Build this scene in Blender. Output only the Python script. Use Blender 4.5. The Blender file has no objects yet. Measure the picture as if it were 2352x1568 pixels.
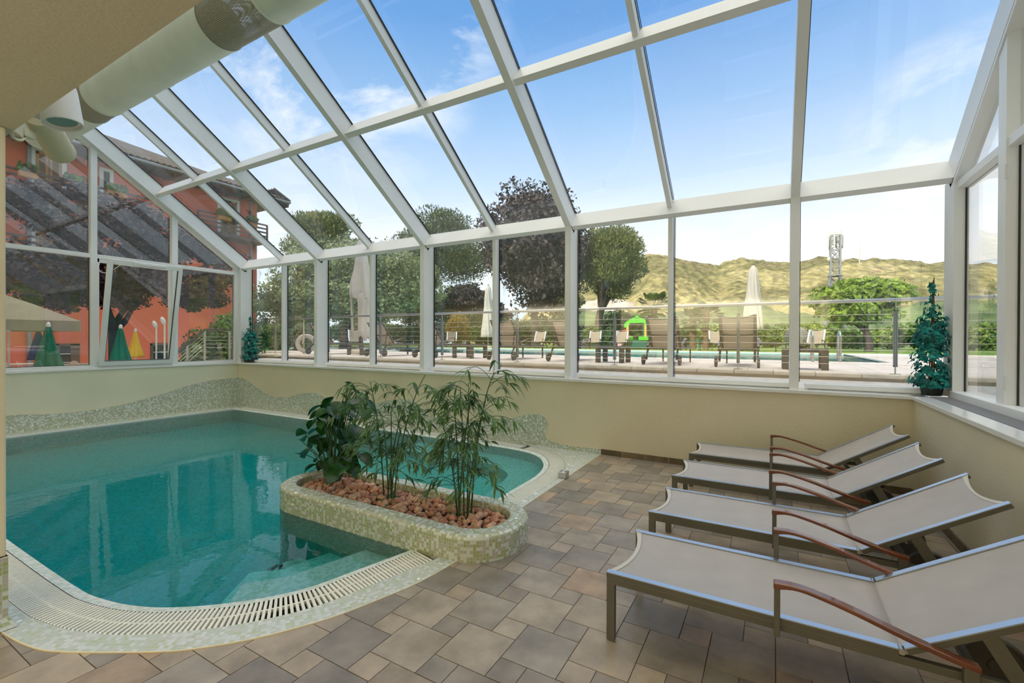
import bpy, math, random
import numpy as np
from mathutils import Vector, Matrix
random.seed(7)
rng = np.random.default_rng(11)
SC = bpy.context.scene
COL = SC.collection
PI = math.pi
R = math.radians

# ------------------------------------------------------------------ camera
F_PX, YAW, PITCH, ROLL, EYE = 1048.37, R(29.794), R(-0.282), R(0.2215), Vector((0, 0, 1.45))
cf = Vector((-math.sin(YAW)*math.cos(PITCH), math.cos(YAW)*math.cos(PITCH), math.sin(PITCH)))
cr0 = Vector((math.cos(YAW), math.sin(YAW), 0)); cu0 = cr0.cross(cf)
cr = cr0*math.cos(ROLL) + cu0*math.sin(ROLL); cu = cu0*math.cos(ROLL) - cr0*math.sin(ROLL)
cd = bpy.data.cameras.new('camera'); cam = bpy.data.objects.new('camera', cd); COL.objects.link(cam)
cd.sensor_fit = 'HORIZONTAL'; cd.sensor_width = 36.0; cd.lens = F_PX*36.0/2352.0
cd.clip_start = 0.05; cd.clip_end = 4000
cam.matrix_world = Matrix(((cr.x, cu.x, -cf.x, EYE.x), (cr.y, cu.y, -cf.y, EYE.y), (cr.z, cu.z, -cf.z, EYE.z), (0, 0, 0, 1)))
SC.camera = cam

def at(px, py, X=None, Y=None, Z=None, D=None):
    """the point of the place that lies behind a measured point of the photograph, on a known plane"""
    r = cf + cr*((px-1176)/F_PX) + cu*((784-py)/F_PX)
    if D is not None: t = D
    elif X is not None: t = X/r.x
    elif Y is not None: t = Y/r.y
    else: t = (Z-EYE.z)/r.z
    return EYE + r*t

# ------------------------------------------------------------------ view, world, sun
SC.view_settings.view_transform = 'Standard'; SC.view_settings.look = 'None'
SC.view_settings.gamma = 1.0; SC.view_settings.use_curve_mapping = False
SC.view_settings.exposure = 0.0
SC.cycles.max_bounces = 10; SC.cycles.diffuse_bounces = 4; SC.cycles.glossy_bounces = 4
SC.cycles.transparent_max_bounces = 20; SC.cycles.transmission_bounces = 4
SC.cycles.caustics_reflective = False
SC.cycles.sample_clamp_indirect = 4.0

W = bpy.data.worlds.new('sky'); SC.world = W; W.use_nodes = True
nt = W.node_tree; nt.nodes.clear()
def N(t, **k):
    n = nt.nodes.new(t)
    for a, b in k.items(): setattr(n, a, b)
    return n
tc = N('ShaderNodeTexCoord'); sep = N('ShaderNodeSeparateXYZ'); nt.links.new(tc.outputs['Generated'], sep.inputs[0])
ramp = N('ShaderNodeValToRGB'); nt.links.new(sep.outputs['Z'], ramp.inputs[0])
e = ramp.color_ramp.elements
e[0].position = 0.0; e[0].color = (1.30, 1.29, 1.28, 1)
e[1].position = 1.0; e[1].color = (0.14, 0.32, 0.78, 1)
for p, c in ((0.14, (1.32, 1.34, 1.38)), (0.22, (1.10, 1.18, 1.32)), (0.32, (0.76, 0.94, 1.20)), (0.44, (0.43, 0.68, 1.05)), (0.57, (0.20, 0.45, 0.90)), (0.7, (0.15, 0.36, 0.80))):
    q = e.new(p); q.color = (*c, 1)
addz = N('ShaderNodeMath', operation='ADD'); addz.inputs[1].default_value = 0.22; nt.links.new(sep.outputs['Z'], addz.inputs[0])
dx = N('ShaderNodeMath', operation='DIVIDE'); dy = N('ShaderNodeMath', operation='DIVIDE')
for d, s in ((dx, 'X'), (dy, 'Y')):
    nt.links.new(sep.outputs[s], d.inputs[0]); nt.links.new(addz.outputs[0], d.inputs[1])
cmb = N('ShaderNodeCombineXYZ'); nt.links.new(dx.outputs[0], cmb.inputs[0]); nt.links.new(dy.outputs[0], cmb.inputs[1])
cmb.inputs[2].default_value = 3.3
noi = N('ShaderNodeTexNoise'); noi.inputs['Scale'].default_value = 2.1; noi.inputs['Detail'].default_value = 8; noi.inputs['Roughness'].default_value = 0.62
noi.inputs['Distortion'].default_value = 0.35
nt.links.new(cmb.outputs[0], noi.inputs['Vector'])
# clouds gather near the horizon and in a patch towards the upper left of the view
def dirmask(v, lo, hi):
    dp = N('ShaderNodeVectorMath', operation='DOT_PRODUCT'); nt.links.new(tc.outputs['Generated'], dp.inputs[0]); dp.inputs[1].default_value = v.normalized()
    m = N('ShaderNodeMapRange'); nt.links.new(dp.outputs['Value'], m.inputs[0])
    m.inputs[1].default_value = lo; m.inputs[2].default_value = hi; m.inputs[3].default_value = 0; m.inputs[4].default_value = 1
    return m
patch = dirmask(at(760, 40, D=1)-EYE, 0.955, 0.992)
patch2 = dirmask(at(960, 30, D=1)-EYE, 0.985, 0.998)
patch3 = dirmask(at(2230, 330, D=1)-EYE, 0.985, 0.999)
low = N('ShaderNodeMapRange'); nt.links.new(sep.outputs['Z'], low.inputs[0])
low.inputs[1].default_value = 0.30; low.inputs[2].default_value = 0.08; low.inputs[3].default_value = 0; low.inputs[4].default_value = 1
mx = N('ShaderNodeMath', operation='MAXIMUM'); nt.links.new(patch.outputs[0], mx.inputs[0]); nt.links.new(low.outputs[0], mx.inputs[1])
mx1 = N('ShaderNodeMath', operation='MAXIMUM'); nt.links.new(mx.outputs[0], mx1.inputs[0]); nt.links.new(patch2.outputs[0], mx1.inputs[1])
mx2 = N('ShaderNodeMath', operation='MAXIMUM'); nt.links.new(mx1.outputs[0], mx2.inputs[0]); nt.links.new(patch3.outputs[0], mx2.inputs[1])
thr = N('ShaderNodeMapRange'); nt.links.new(noi.outputs['Fac'], thr.inputs[0])
thr.inputs[1].default_value = 0.46; thr.inputs[2].default_value = 0.60; thr.inputs[3].default_value = 0; thr.inputs[4].default_value = 0.95
mul = N('ShaderNodeMath', operation='MULTIPLY'); nt.links.new(thr.outputs[0], mul.inputs[0]); nt.links.new(mx2.outputs[0], mul.inputs[1])
mixc = N('ShaderNodeMix', data_type='RGBA'); nt.links.new(mul.outputs[0], mixc.inputs['Factor'])
nt.links.new(ramp.outputs[0], mixc.inputs[6]); mixc.inputs[7].default_value = (1.30, 1.27, 1.25, 1)
zenith_fill = N('ShaderNodeMapRange', interpolation_type='SMOOTHSTEP'); nt.links.new(sep.outputs['Z'], zenith_fill.inputs[0])  # bright warm zenith added to the sky above the view to light the hall
zenith_fill.inputs[1].default_value = 0.60; zenith_fill.inputs[2].default_value = 0.92; zenith_fill.inputs[3].default_value = 0; zenith_fill.inputs[4].default_value = 1
mixv = N('ShaderNodeMix', data_type='RGBA'); nt.links.new(zenith_fill.outputs[0], mixv.inputs['Factor'])
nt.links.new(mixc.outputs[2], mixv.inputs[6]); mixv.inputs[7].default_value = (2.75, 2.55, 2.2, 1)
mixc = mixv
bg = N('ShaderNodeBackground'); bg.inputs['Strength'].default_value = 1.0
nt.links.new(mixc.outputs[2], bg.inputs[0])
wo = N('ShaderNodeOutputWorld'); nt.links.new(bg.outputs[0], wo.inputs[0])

def light(name, kind, loc, energy, color=(1, 1, 1), direction=None, size=None, sizey=None):
    l = bpy.data.lights.new(name, kind); l.energy = energy; l.color = color
    o = bpy.data.objects.new(name, l); COL.objects.link(o); o.location = loc
    if direction is not None: o.rotation_euler = Vector(direction).to_track_quat('-Z', 'Y').to_euler()
    if size:
        if kind == 'AREA':
            l.size = size
            if sizey: l.shape = 'RECTANGLE'; l.size_y = sizey
        elif kind == 'SUN': l.angle = size
    return o
light('sun', 'SUN', (0, -30, 40), 3.4, (1.0, 0.88, 0.66), (0.24, 0.87, -0.42), R(1.5))
# unseen fill lights added behind the camera, aimed up to brighten the hall
light('fill_uplight_back', 'AREA', (-1.4, -2.7, 1.75), 230, (1.0, 0.95, 0.86), (0.0, 0.0, 1), 4.2, 2.0)
light('fill_uplight_pool', 'AREA', (-6.8, -2.7, 1.75), 170, (1.0, 0.95, 0.88), (0.0, 0.0, 1), 4.6, 2.0)

# ------------------------------------------------------------------ materials
def mat(name, color=(.8, .8, .8), rough=.5, metal=0.0, var=0.0, vscale=8.0, bump=0.0, bscale=60.0, spec=None, island=0.0, detail=3.0, coat=0.0, trans=0.0, var2=None):
    m = bpy.data.materials.new(name); m.use_nodes = True
    t = m.node_tree; b = t.nodes['Principled BSDF']
    b.inputs['Roughness'].default_value = rough; b.inputs['Metallic'].default_value = metal
    b.inputs['Base Color'].default_value = (*color, 1)
    if spec is not None: b.inputs['Specular IOR Level'].default_value = spec
    if coat: b.inputs['Coat Weight'].default_value = coat
    tcn = t.nodes.new('ShaderNodeTexCoord')
    last = None
    if var > 0:
        n = t.nodes.new('ShaderNodeTexNoise'); n.inputs['Scale'].default_value = vscale; n.inputs['Detail'].default_value = detail
        t.links.new(tcn.outputs['Object'], n.inputs['Vector'])
        r = t.nodes.new('ShaderNodeValToRGB')
        c2 = var2 if var2 else tuple(min(1, x*(1+var)) for x in color)
        c1 = tuple(x*(1-var) for x in color)
        r.color_ramp.elements[0].position = .32; r.color_ramp.elements[0].color = (*c1, 1)
        r.color_ramp.elements[1].position = .68; r.color_ramp.elements[1].color = (*c2, 1)
        t.links.new(n.outputs['Fac'], r.inputs[0]); last = r.outputs[0]
    if island > 0:
        g = t.nodes.new('ShaderNodeNewGeometry'); h = t.nodes.new('ShaderNodeHueSaturation')
        mr = t.nodes.new('ShaderNodeMapRange'); mr.inputs[3].default_value = 1-island; mr.inputs[4].default_value = 1+island
        t.links.new(g.outputs['Random Per Island'], mr.inputs[0]); t.links.new(mr.outputs[0], h.inputs['Value'])
        if last: t.links.new(last, h.inputs['Color'])
        else: h.inputs['Color'].default_value = (*color, 1)
        last = h.outputs[0]
    if last: t.links.new(last, b.inputs['Base Color'])
    if bump > 0:
        n2 = t.nodes.new('ShaderNodeTexNoise'); n2.inputs['Scale'].default_value = bscale; n2.inputs['Detail'].default_value = 4
        t.links.new(tcn.outputs['Object'], n2.inputs['Vector'])
        bp = t.nodes.new('ShaderNodeBump'); bp.inputs['Strength'].default_value = bump; bp.inputs['Distance'].default_value = .02
        t.links.new(n2.outputs['Fac'], bp.inputs['Height']); t.links.new(bp.outputs[0], b.inputs['Normal'])
    if trans > 0:
        out = t.nodes['Material Output']; tl = t.nodes.new('ShaderNodeBsdfTranslucent'); ms = t.nodes.new('ShaderNodeMixShader')
        ms.inputs[0].default_value = trans
        if last: t.links.new(last, tl.inputs[0])
        else: tl.inputs[0].default_value = (*color, 1)
        t.links.new(b.outputs[0], ms.inputs[1]); t.links.new(tl.outputs[0], ms.inputs[2]); t.links.new(ms.outputs[0], out.inputs[0])
    return m

def pane_mat(name, ior, tint=(1, 1, 1), rough=0.0, bump=0.0, bscale=5.0, absorb=None, density=1.0, stretch=None, dust=0.0, refract=False):
    """clear sheet: Fresnel reflection over a clear (tinted) body"""
    m = bpy.data.materials.new(name); m.use_nodes = True; t = m.node_tree; t.nodes.clear()
    out = t.nodes.new('ShaderNodeOutputMaterial'); mix = t.nodes.new('ShaderNodeMixShader')
    tr = t.nodes.new('ShaderNodeBsdfRefraction' if refract else 'ShaderNodeBsdfTransparent'); tr.inputs[0].default_value = (*tint, 1)
    if refract: tr.inputs['IOR'].default_value = ior; tr.inputs['Roughness'].default_value = 0
    gl = t.nodes.new('ShaderNodeBsdfGlossy'); gl.inputs['Roughness'].default_value = rough
    g = t.nodes.new('ShaderNodeNewGeometry'); fr = t.nodes.new('ShaderNodeFresnel')
    mr = t.nodes.new('ShaderNodeMapRange'); mr.inputs[3].default_value = ior; mr.inputs[4].default_value = 1/ior
    if refract: fr.inputs[0].default_value = ior
    else: t.links.new(g.outputs['Backfacing'], mr.inputs[0]); t.links.new(mr.outputs[0], fr.inputs[0])
    t.links.new(fr.outputs[0], mix.inputs[0]); t.links.new(tr.outputs[0], mix.inputs[1]); t.links.new(gl.outputs[0], mix.inputs[2])
    last = mix
    tcn = t.nodes.new('ShaderNodeTexCoord')
    if dust > 0:
        df = t.nodes.new('ShaderNodeBsdfDiffuse'); df.inputs[0].default_value = (.8, .82, .85, 1)
        m2 = t.nodes.new('ShaderNodeMixShader'); n = t.nodes.new('ShaderNodeTexNoise'); n.inputs['Scale'].default_value = 1.3; n.inputs['Detail'].default_value = 6
        t.links.new(tcn.outputs['Object'], n.inputs['Vector'])
        r = t.nodes.new('ShaderNodeMapRange'); r.inputs[1].default_value = .4; r.inputs[2].default_value = .75; r.inputs[3].default_value = dust*.4; r.inputs[4].default_value = dust
        t.links.new(n.outputs['Fac'], r.inputs[0]); t.links.new(r.outputs[0], m2.inputs[0])
        t.links.new(mix.outputs[0], m2.inputs[1]); t.links.new(df.outputs[0], m2.inputs[2]); last = m2
    if bump > 0:
        mp = t.nodes.new('ShaderNodeMapping'); t.links.new(tcn.outputs['Object'], mp.inputs[0])
        if stretch: mp.inputs['Scale'].default_value = stretch
        n = t.nodes.new('ShaderNodeTexNoise'); n.inputs['Scale'].default_value = bscale; n.inputs['Detail'].default_value = 3
        t.links.new(mp.outputs[0], n.inputs['Vector'])
        bp = t.nodes.new('ShaderNodeBump'); bp.inputs['Strength'].default_value = bump; bp.inputs['Distance'].default_value = .02
        t.links.new(n.outputs['Fac'], bp.inputs['Height']); t.links.new(bp.outputs[0], gl.inputs['Normal'])
    t.links.new(last.outputs[0], out.inputs[0])
    if absorb:
        v = t.nodes.new('ShaderNodeVolumeAbsorption'); v.inputs[0].default_value = (*absorb, 1); v.inputs['Density'].default_value = density
        t.links.new(v.outputs[0], out.inputs['Volume'])
    return m

def mosaic_mat(name, cells, grout=(.62, .63, .55), cell=.021, rough=.25):
    """small glass tiles in the UV metres of the surface; cells = list of (weight, colour)"""
    m = bpy.data.materials.new(name); m.use_nodes = True; t = m.node_tree; b = t.nodes['Principled BSDF']
    uv = t.nodes.new('ShaderNodeUVMap'); uv.uv_map = 'UVMap'
    sc = t.nodes.new('ShaderNodeVectorMath'); sc.operation = 'SCALE'; sc.inputs['Scale'].default_value = 1/cell; t.links.new(uv.outputs[0], sc.inputs[0])
    fl = t.nodes.new('ShaderNodeVectorMath'); fl.operation = 'FLOOR'; t.links.new(sc.outputs[0], fl.inputs[0])
    frc = t.nodes.new('ShaderNodeVectorMath'); frc.operation = 'FRACTION'; t.links.new(sc.outputs[0], frc.inputs[0])
    wn = t.nodes.new('ShaderNodeTexWhiteNoise'); wn.noise_dimensions = '3D'; t.links.new(fl.outputs[0], wn.inputs['Vector'])
    # clustered colour choice
    ns = t.nodes.new('ShaderNodeTexNoise'); ns.inputs['Scale'].default_value = .23; ns.inputs['Detail'].default_value = 1; t.links.new(fl.outputs[0], ns.inputs['Vector'])
    ad = t.nodes.new('ShaderNodeMath'); ad.operation = 'MULTIPLY_ADD'; ad.inputs[1].default_value = .8; t.links.new(wn.outputs['Value'], ad.inputs[0])
    s2 = t.nodes.new('ShaderNodeMath'); s2.operation = 'MULTIPLY_ADD'; s2.inputs[1].default_value = .8; s2.inputs[2].default_value = -.3; t.links.new(ns.outputs['Fac'], s2.inputs[0])
    t.links.new(s2.outputs[0], ad.inputs[2])
    r = t.nodes.new('ShaderNodeValToRGB'); r.color_ramp.interpolation = 'CONSTANT'
    tot = sum(w for w, c in cells); acc = 0
    for i, (w, c) in enumerate(cells):
        q = r.color_ramp.elements[0] if i == 0 else r.color_ramp.elements.new(acc/tot)
        q.position = acc/tot; q.color = (*c, 1); acc += w
    r.color_ramp.elements[-1].position = max(r.color_ramp.elements[-1].position, 0)
    t.links.new(ad.outputs[0], r.inputs[0])
    sp = t.nodes.new('ShaderNodeSeparateXYZ'); t.links.new(frc.outputs[0], sp.inputs[0])
    mn = t.nodes.new('ShaderNodeMath'); mn.operation = 'MINIMUM'; t.links.new(sp.outputs[0], mn.inputs[0]); t.links.new(sp.outputs[1], mn.inputs[1])
    gt = t.nodes.new('ShaderNodeMath'); gt.operation = 'GREATER_THAN'; gt.inputs[1].default_value = .11; t.links.new(mn.outputs[0], gt.inputs[0])
    mixn = t.nodes.new('ShaderNodeMix'); mixn.data_type = 'RGBA'; t.links.new(gt.outputs[0], mixn.inputs['Factor'])
    mixn.inputs[6].default_value = (*grout, 1); t.links.new(r.outputs[0], mixn.inputs[7])
    t.links.new(mixn.outputs[2], b.inputs['Base Color']); b.inputs['Roughness'].default_value = rough
    return m

M = {}
M['frame'] = mat('white_aluminium', (.87, .88, .87), .38, var=.02, vscale=2)
M['frame2'] = mat('sill_white', (.84, .85, .85), .16, var=.02, vscale=2)
M['gasket'] = mat('black_gasket', (.02, .02, .02), .6)
M['wall'] = mat('cream_plaster', (.75, .68, .49), .75, var=.05, vscale=1.2, bump=.12, bscale=45, detail=5)
M['wallg'] = mat('pale_plaster', (.78, .76, .58), .75, var=.04, vscale=1.2, bump=.12, bscale=45, detail=5)
M['ceil'] = mat('ceiling_paint', (.50, .46, .33), .85, var=.03, vscale=1.5, bump=.08, bscale=60)
M['duct'] = mat('duct_sheet', (.78, .82, .72), .42, var=.06, vscale=3, detail=5, metal=.15)
M['grille'] = mat('vent_grille', (.42, .43, .47), .4, metal=.3)
M['glass'] = pane_mat('window_glass', 1.85, (.99, 1.0, .99), dust=.012)
M['glassroof'] = pane_mat('roof_glass', 1.5, (.97, .99, 1.0), dust=.03)
M['pebble'] = mat('pebble', (.47, .24, .15), .8, var=.35, vscale=14, bump=.5, bscale=40, var2=(.66, .42, .30), detail=6)
M['soil'] = mat('soil', (.16, .09, .06), .9, var=.3, vscale=20, bump=.6)
M['alu'] = mat('brushed_aluminium', (.50, .58, .70), .32, metal=.85, var=.04, vscale=6)
M['taupe'] = mat('taupe_metal', (.135, .13, .11), .42, metal=.25, var=.06, vscale=5)
M['post'] = mat('grey_post_metal', (.25, .26, .27), .4, metal=.4)
M['wood'] = mat('varnished_teak', (.165, .050, .024), .22, var=.2, vscale=9, coat=.5, detail=6)
M['black'] = mat('black_plastic', (.02, .02, .02), .4)
M['cap'] = mat('white_plastic', (.8, .8, .78), .3)
M['steel'] = mat('stainless_steel', (.52, .50, .47), .28, metal=.9)
M['dwood'] = mat('dark_slat_wood', (.085, .075, .07), .55, var=.3, vscale=10)
M['cream'] = mat('cream_canvas', (.78, .72, .66), .8, var=.05, vscale=3, trans=.25)
M['deck'] = mat('deck_stone', (.86, .76, .69), .7, var=.06, vscale=1.5, island=.05)
M['curb'] = mat('curb_stone', (.74, .65, .53), .7, var=.12, vscale=3, island=.06)
M['gravel'] = mat('gravel_concrete', (.60, .58, .57), .9, var=.14, vscale=8, bump=.8, bscale=70, detail=8)
M['grass'] = mat('lawn', (.14, .30, .02), .9, var=.4, vscale=5, bump=.8, bscale=50, var2=(.26, .42, .04), detail=8)
M['bark'] = mat('bark', (.085, .065, .055), .9, var=.3, vscale=8, bump=.7, bscale=20)
M['barkp'] = mat('dark_purple_bark', (.045, .035, .045), .9, var=.3, vscale=8, bump=.7, bscale=20)
M['salmon'] = mat('salmon_render', (.74, .165, .085), .85, var=.06, vscale=.5, bump=.15, bscale=25)
M['rooft'] = mat('roof_tile', (.125, .108, .098), .85, var=.25, vscale=5, bump=.5, bscale=10)
M['soffit'] = mat('soffit_wood', (.10, .07, .06), .8, var=.2)
M['shutter'] = mat('shutter_wood', (.50, .235, .075), .6, var=.15, vscale=4)
M['whitep'] = mat('white_paint', (.85, .84, .82), .5)
M['darkgl'] = mat('dark_pane', (.02, .03, .03), .3, spec=.15)
M['brownf'] = mat('brown_frame', (.12, .07, .05), .6)
M['tealp'] = mat('toy_dark_green', (.01, .16, .12), .5)
M['limep'] = mat('toy_lime', (.10, .70, .03), .5)
M['yelp'] = mat('toy_yellow', (.85, .60, .12), .5)
M['redp'] = mat('toy_red', (.75, .03, .03), .5)
M['pinkp'] = mat('toy_pink', (.75, .42, .45), .5)
M['navy'] = mat('navy_canvas', (.012, .025, .14), .85, var=.15, vscale=5)
M['green'] = mat('green_canvas', (.0, .15, .085), .85, var=.15, vscale=5)
M['yellow'] = mat('yellow_canvas', (.85, .52, .04), .85, var=.08, vscale=5)
M['beigec'] = mat('beige_canvas', (.30, .26, .19), .85, var=.08, vscale=3)
M['chairp'] = mat('cream_plastic', (.82, .66, .56), .45)
M['tower'] = mat('tower_steel', (.30, .31, .34), .5, metal=.2)
M['towerw'] = mat('tower_antenna', (.70, .68, .64), .5)
def leaf(name, c, c2, rough=.55, trans=.25, island=.25, vs=2.0):
    return mat(name, c, rough, var=.3, vscale=vs, var2=c2, island=island, trans=trans)
M['ivy'] = leaf('teal_ivy_leaf', (.0, .16, .125), (.01, .36, .31), .5, .25, .55, 9)
M['bamboo'] = leaf('bamboo_leaf', (.06, .15, .03), (.14, .27, .08), .45, .25, .35, 3)
M['stemg'] = mat('bamboo_stem', (.035, .09, .03), .45, var=.3, vscale=10)
M['mons'] = leaf('variegated_leaf', (.008, .06, .012), (.03, .14, .02), .3, .1, .3, 14)
M['pine'] = leaf('pine_needles', (.12, .19, .07), (.30, .32, .10))
M['pined'] = leaf('dark_pine_needles', (.07, .12, .055), (.17, .21, .08))
M['olive'] = leaf('olive_leaf', (.16, .23, .09), (.36, .43, .20))
M['brown'] = leaf('bronze_leaf', (.22, .18, .06), (.36, .30, .12))
M['maple'] = leaf('purple_maple_leaf', (.045, .047, .047), (.15, .105, .10))
M['plum'] = leaf('purple_plum_leaf', (.022, .010, .018), (.07, .028, .045), .5, .15, .5)
M['round'] = leaf('bright_leaf', (.17, .31, .03), (.38, .54, .08))
M['shrub'] = leaf('shrub_leaf', (.10, .21, .04), (.22, .38, .08))
M['hedge'] = leaf('hedge_leaf', (.05, .14, .035), (.12, .26, .06))
M['lime'] = leaf('lime_shrub_leaf', (.18, .32, .03), (.38, .50, .10))
M['yellowl'] = leaf('yellow_shrub_leaf', (.55, .36, .04), (.80, .58, .10))
M['palm'] = leaf('palm_leaf', (.05, .13, .02), (.20, .28, .06))
M['red'] = leaf('red_flower', (.7, .03, .03), (.8, .1, .06))
WH, GR, GY, BG = (.62, .66, .62), (.36, .41, .21), (.48, .54, .41), (.44, .42, .36)
M['mos'] = mosaic_mat('mosaic_wall', [(4, (.72, .78, .76)), (3, (.42, .48, .30)), (2.2, (.56, .63, .52)), (2, (.52, .52, .46)), (2, (.42, .48, .30)), (2, (.72, .78, .76))])
M['mosf'] = mosaic_mat('mosaic_border', [(2.4, (.62, .67, .66)), (2, (.50, .57, .48)), (1.6, (.57, .58, .55)), (1.2, (.48, .54, .38)), (1.5, (.66, .71, .72)), (1.5, (.53, .58, .52)), (2, (.62, .66, .66))], grout=(.60, .62, .56))
M['mosp'] = mosaic_mat('mosaic_planter', [(2.2, (.62, .68, .64)), (2.6, (.35, .41, .20)), (2.2, (.45, .44, .37)), (2, (.38, .45, .27)), (2.4, (.60, .66, .63)), (2, (.46, .45, .39))], grout=(.58, .58, .50))
M['moss'] = mosaic_mat('mosaic_pool', [(4, (.86, .90, .90)), (2, (.60, .74, .68)), (2, (.66, .76, .66)), (3, (.84, .88, .88))], grout=(.66, .74, .72), cell=.024)
M['grate'] = mat('overflow_grate', (.80, .80, .72), .4, var=.03)
M['dark'] = mat('channel_dark', (.05, .05, .04), .7)
M['water'] = pane_mat('pool_water', 1.333, (1, 1, 1), rough=.0, bump=.05, bscale=7, absorb=(.0, .885, .90), density=1.55, refract=True)
M['waterx'] = pane_mat('outdoor_water', 1.16, (1, 1, 1), rough=.0, bump=.5, bscale=3, absorb=(.0, .86, .90), density=.9, stretch=(.5, 2, 1))

# ------------------------------------------------------------------ mesh helpers
class MB:
    def __init__(s): s.v = []; s.f = []; s.uv = []
    def add(s, vs, fs, uvs=None):
        n = len(s.v); s.v += [tuple(p) for p in vs]; s.f += [tuple(i+n for i in f) for f in fs]
        if uvs is not None:
            while len(s.uv) < len(s.f)-len(fs): s.uv.append(None)
            s.uv += uvs
        return s
    def box(s, x0, x1, y0, y1, z0, z1):
        if x0 > x1: x0, x1 = x1, x0
        if y0 > y1: y0, y1 = y1, y0
        if z0 > z1: z0, z1 = z1, z0
        v = [(x0, y0, z0), (x1, y0, z0), (x1, y1, z0), (x0, y1, z0), (x0, y0, z1), (x1, y0, z1), (x1, y1, z1), (x0, y1, z1)]
        return s.add(v, [(0, 3, 2, 1), (4, 5, 6, 7), (0, 1, 5, 4), (1, 2, 6, 5), (2, 3, 7, 6), (3, 0, 4, 7)])
    def hexa(s, b, t):
        """box from four bottom and four top points"""
        return s.add(list(b)+list(t), [(0, 3, 2, 1), (4, 5, 6, 7), (0, 1, 5, 4), (1, 2, 6, 5), (2, 3, 7, 6), (3, 0, 4, 7)])
    def bar(s, p, q, w, h, up=(0, 0, 1)):
        p = Vector(p); q = Vector(q); d = (q-p).normalized(); u = Vector(up); sd = d.cross(u)
        if sd.length < 1e-4: sd = d.cross(Vector((1, 0, 0)))
        sd.normalize(); u = sd.cross(d).normalized(); a = sd*w/2; b = u*h/2
        v = [p-a-b, p+a-b, p+a+b, p-a+b, q-a-b, q+a-b, q+a+b, q-a+b]
        return s.add(v, [(0, 1, 2, 3), (7, 6, 5, 4), (0, 4, 5, 1), (1, 5, 6, 2), (2, 6, 7, 3), (3, 7, 4, 0)])
    def tube(s, pts, r, n=8, cap=True, rx=None):
        pts = [Vector(p) for p in pts]; rs = r if isinstance(r, (list, tuple)) else [r]*len(pts)
        rings = []; prev = None
        for i, p in enumerate(pts):
            d = (pts[min(i+1, len(pts)-1)]-pts[max(i-1, 0)])
            if d.length < 1e-9: d = Vector((0, 0, 1))
            d.normalize()
            if prev is None:
                a = d.cross(Vector((0, 0, 1)));
                if a.length < 1e-3: a = d.cross(Vector((1, 0, 0)))
            else: a = prev - d*prev.dot(d)
            a.normalize(); b = d.cross(a); prev = a
            rings.append([p+(a*math.cos(2*PI*k/n)+b*math.sin(2*PI*k/n))*rs[i] for k in range(n)])
        v = [q for rg in rings for q in rg]; f = []
        for i in range(len(rings)-1):
            for k in range(n):
                f.append((i*n+k, i*n+(k+1) % n, (i+1)*n+(k+1) % n, (i+1)*n+k))
        if cap: f.append(tuple(reversed(range(n)))); f.append(tuple((len(rings)-1)*n+k for k in range(n)))
        return s.add(v, f)
    def lathe(s, prof, n=24, c=(0, 0, 0), axis='z', closed=False, fn=None):
        v = []; f = []
        for (r, z) in prof:
            for k in range(n):
                a = 2*PI*k/n; rr = r*(fn(a, z) if fn else 1)
                if axis == 'z': v.append((c[0]+rr*math.cos(a), c[1]+rr*math.sin(a), c[2]+z))
                elif axis == 'x': v.append((c[0]+z, c[1]+rr*math.cos(a), c[2]+rr*math.sin(a)))
                else: v.append((c[0]+rr*math.cos(a), c[1]+z, c[2]+rr*math.sin(a)))
        m = len(prof)
        for i in range(m-1 if not closed else m):
            j = (i+1) % m
            for k in range(n): f.append((i*n+k, i*n+(k+1) % n, j*n+(k+1) % n, j*n+k))
        if not closed:
            f.append(tuple(reversed(range(n)))); f.append(tuple((m-1)*n+k for k in range(n)))
        return s.add(v, f)
    def prism(s, poly, z0, z1):
        n = len(poly)
        v = [(p[0], p[1], z0) for p in poly]+[(p[0], p[1], z1) for p in poly]
        f = [tuple(reversed(range(n))), tuple(range(n, 2*n))]+[(k, (k+1) % n, n+(k+1) % n, n+k) for k in range(n)]
        return s.add(v, f)
    def strip(s, A, B, closed=False, u0=0.0, v0=0.0, v1=None):
        """quads between two polylines, UV in metres along A and across"""
        n = len(A); A = [Vector(a) for a in A]; B = [Vector(b) for b in B]
        L = [u0]
        for i in range(n): L.append(L[-1]+(((A[(i+1) % n]-A[i]).length+(B[(i+1) % n]-B[i]).length)/2 if i < n-1 or closed else 0))
        f = []; uv = []
        for i in range(n if closed else n-1):
            j = (i+1) % n
            w0 = (A[i]-B[i]).length if v1 is None else v1; w1 = (A[j]-B[j]).length if v1 is None else v1
            f.append((i, j, n+j, n+i)); uv.append([(L[i], v0), (L[i+1], v0), (L[i+1], v0+w1), (L[i], v0+w0)])
        return s.add(A+B, f, uv)
    def build(s, name, m, parent=None, smooth=False, bevel=0.0, loc=None, recalc=False):
        me = bpy.data.meshes.new(name); me.from_pydata(s.v, [], s.f)
        if s.uv:
            while len(s.uv) < len(s.f): s.uv.append(None)
            ul = me.uv_layers.new(name='UVMap'); i = 0
            for k, f in enumerate(s.f):
                for c in range(len(f)):
                    if s.uv[k]: ul.data[i].uv = s.uv[k][c]
                    else:
                        p = s.v[f[c]]; ul.data[i].uv = (p[0]+.37*0, p[1])
                    i += 1
        if smooth: me.shade_smooth()
        me.update()
        o = bpy.data.objects.new(name, me); COL.objects.link(o)
        if m is not None: me.materials.append(m)
        if parent is not None: o.parent = parent
        if loc is not None: o.location = loc
        if bevel > 0:
            b = o.modifiers.new('bevel', 'BEVEL'); b.width = bevel; b.segments = 2; b.limit_method = 'ANGLE'; b.angle_limit = R(40)
        return o

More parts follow.
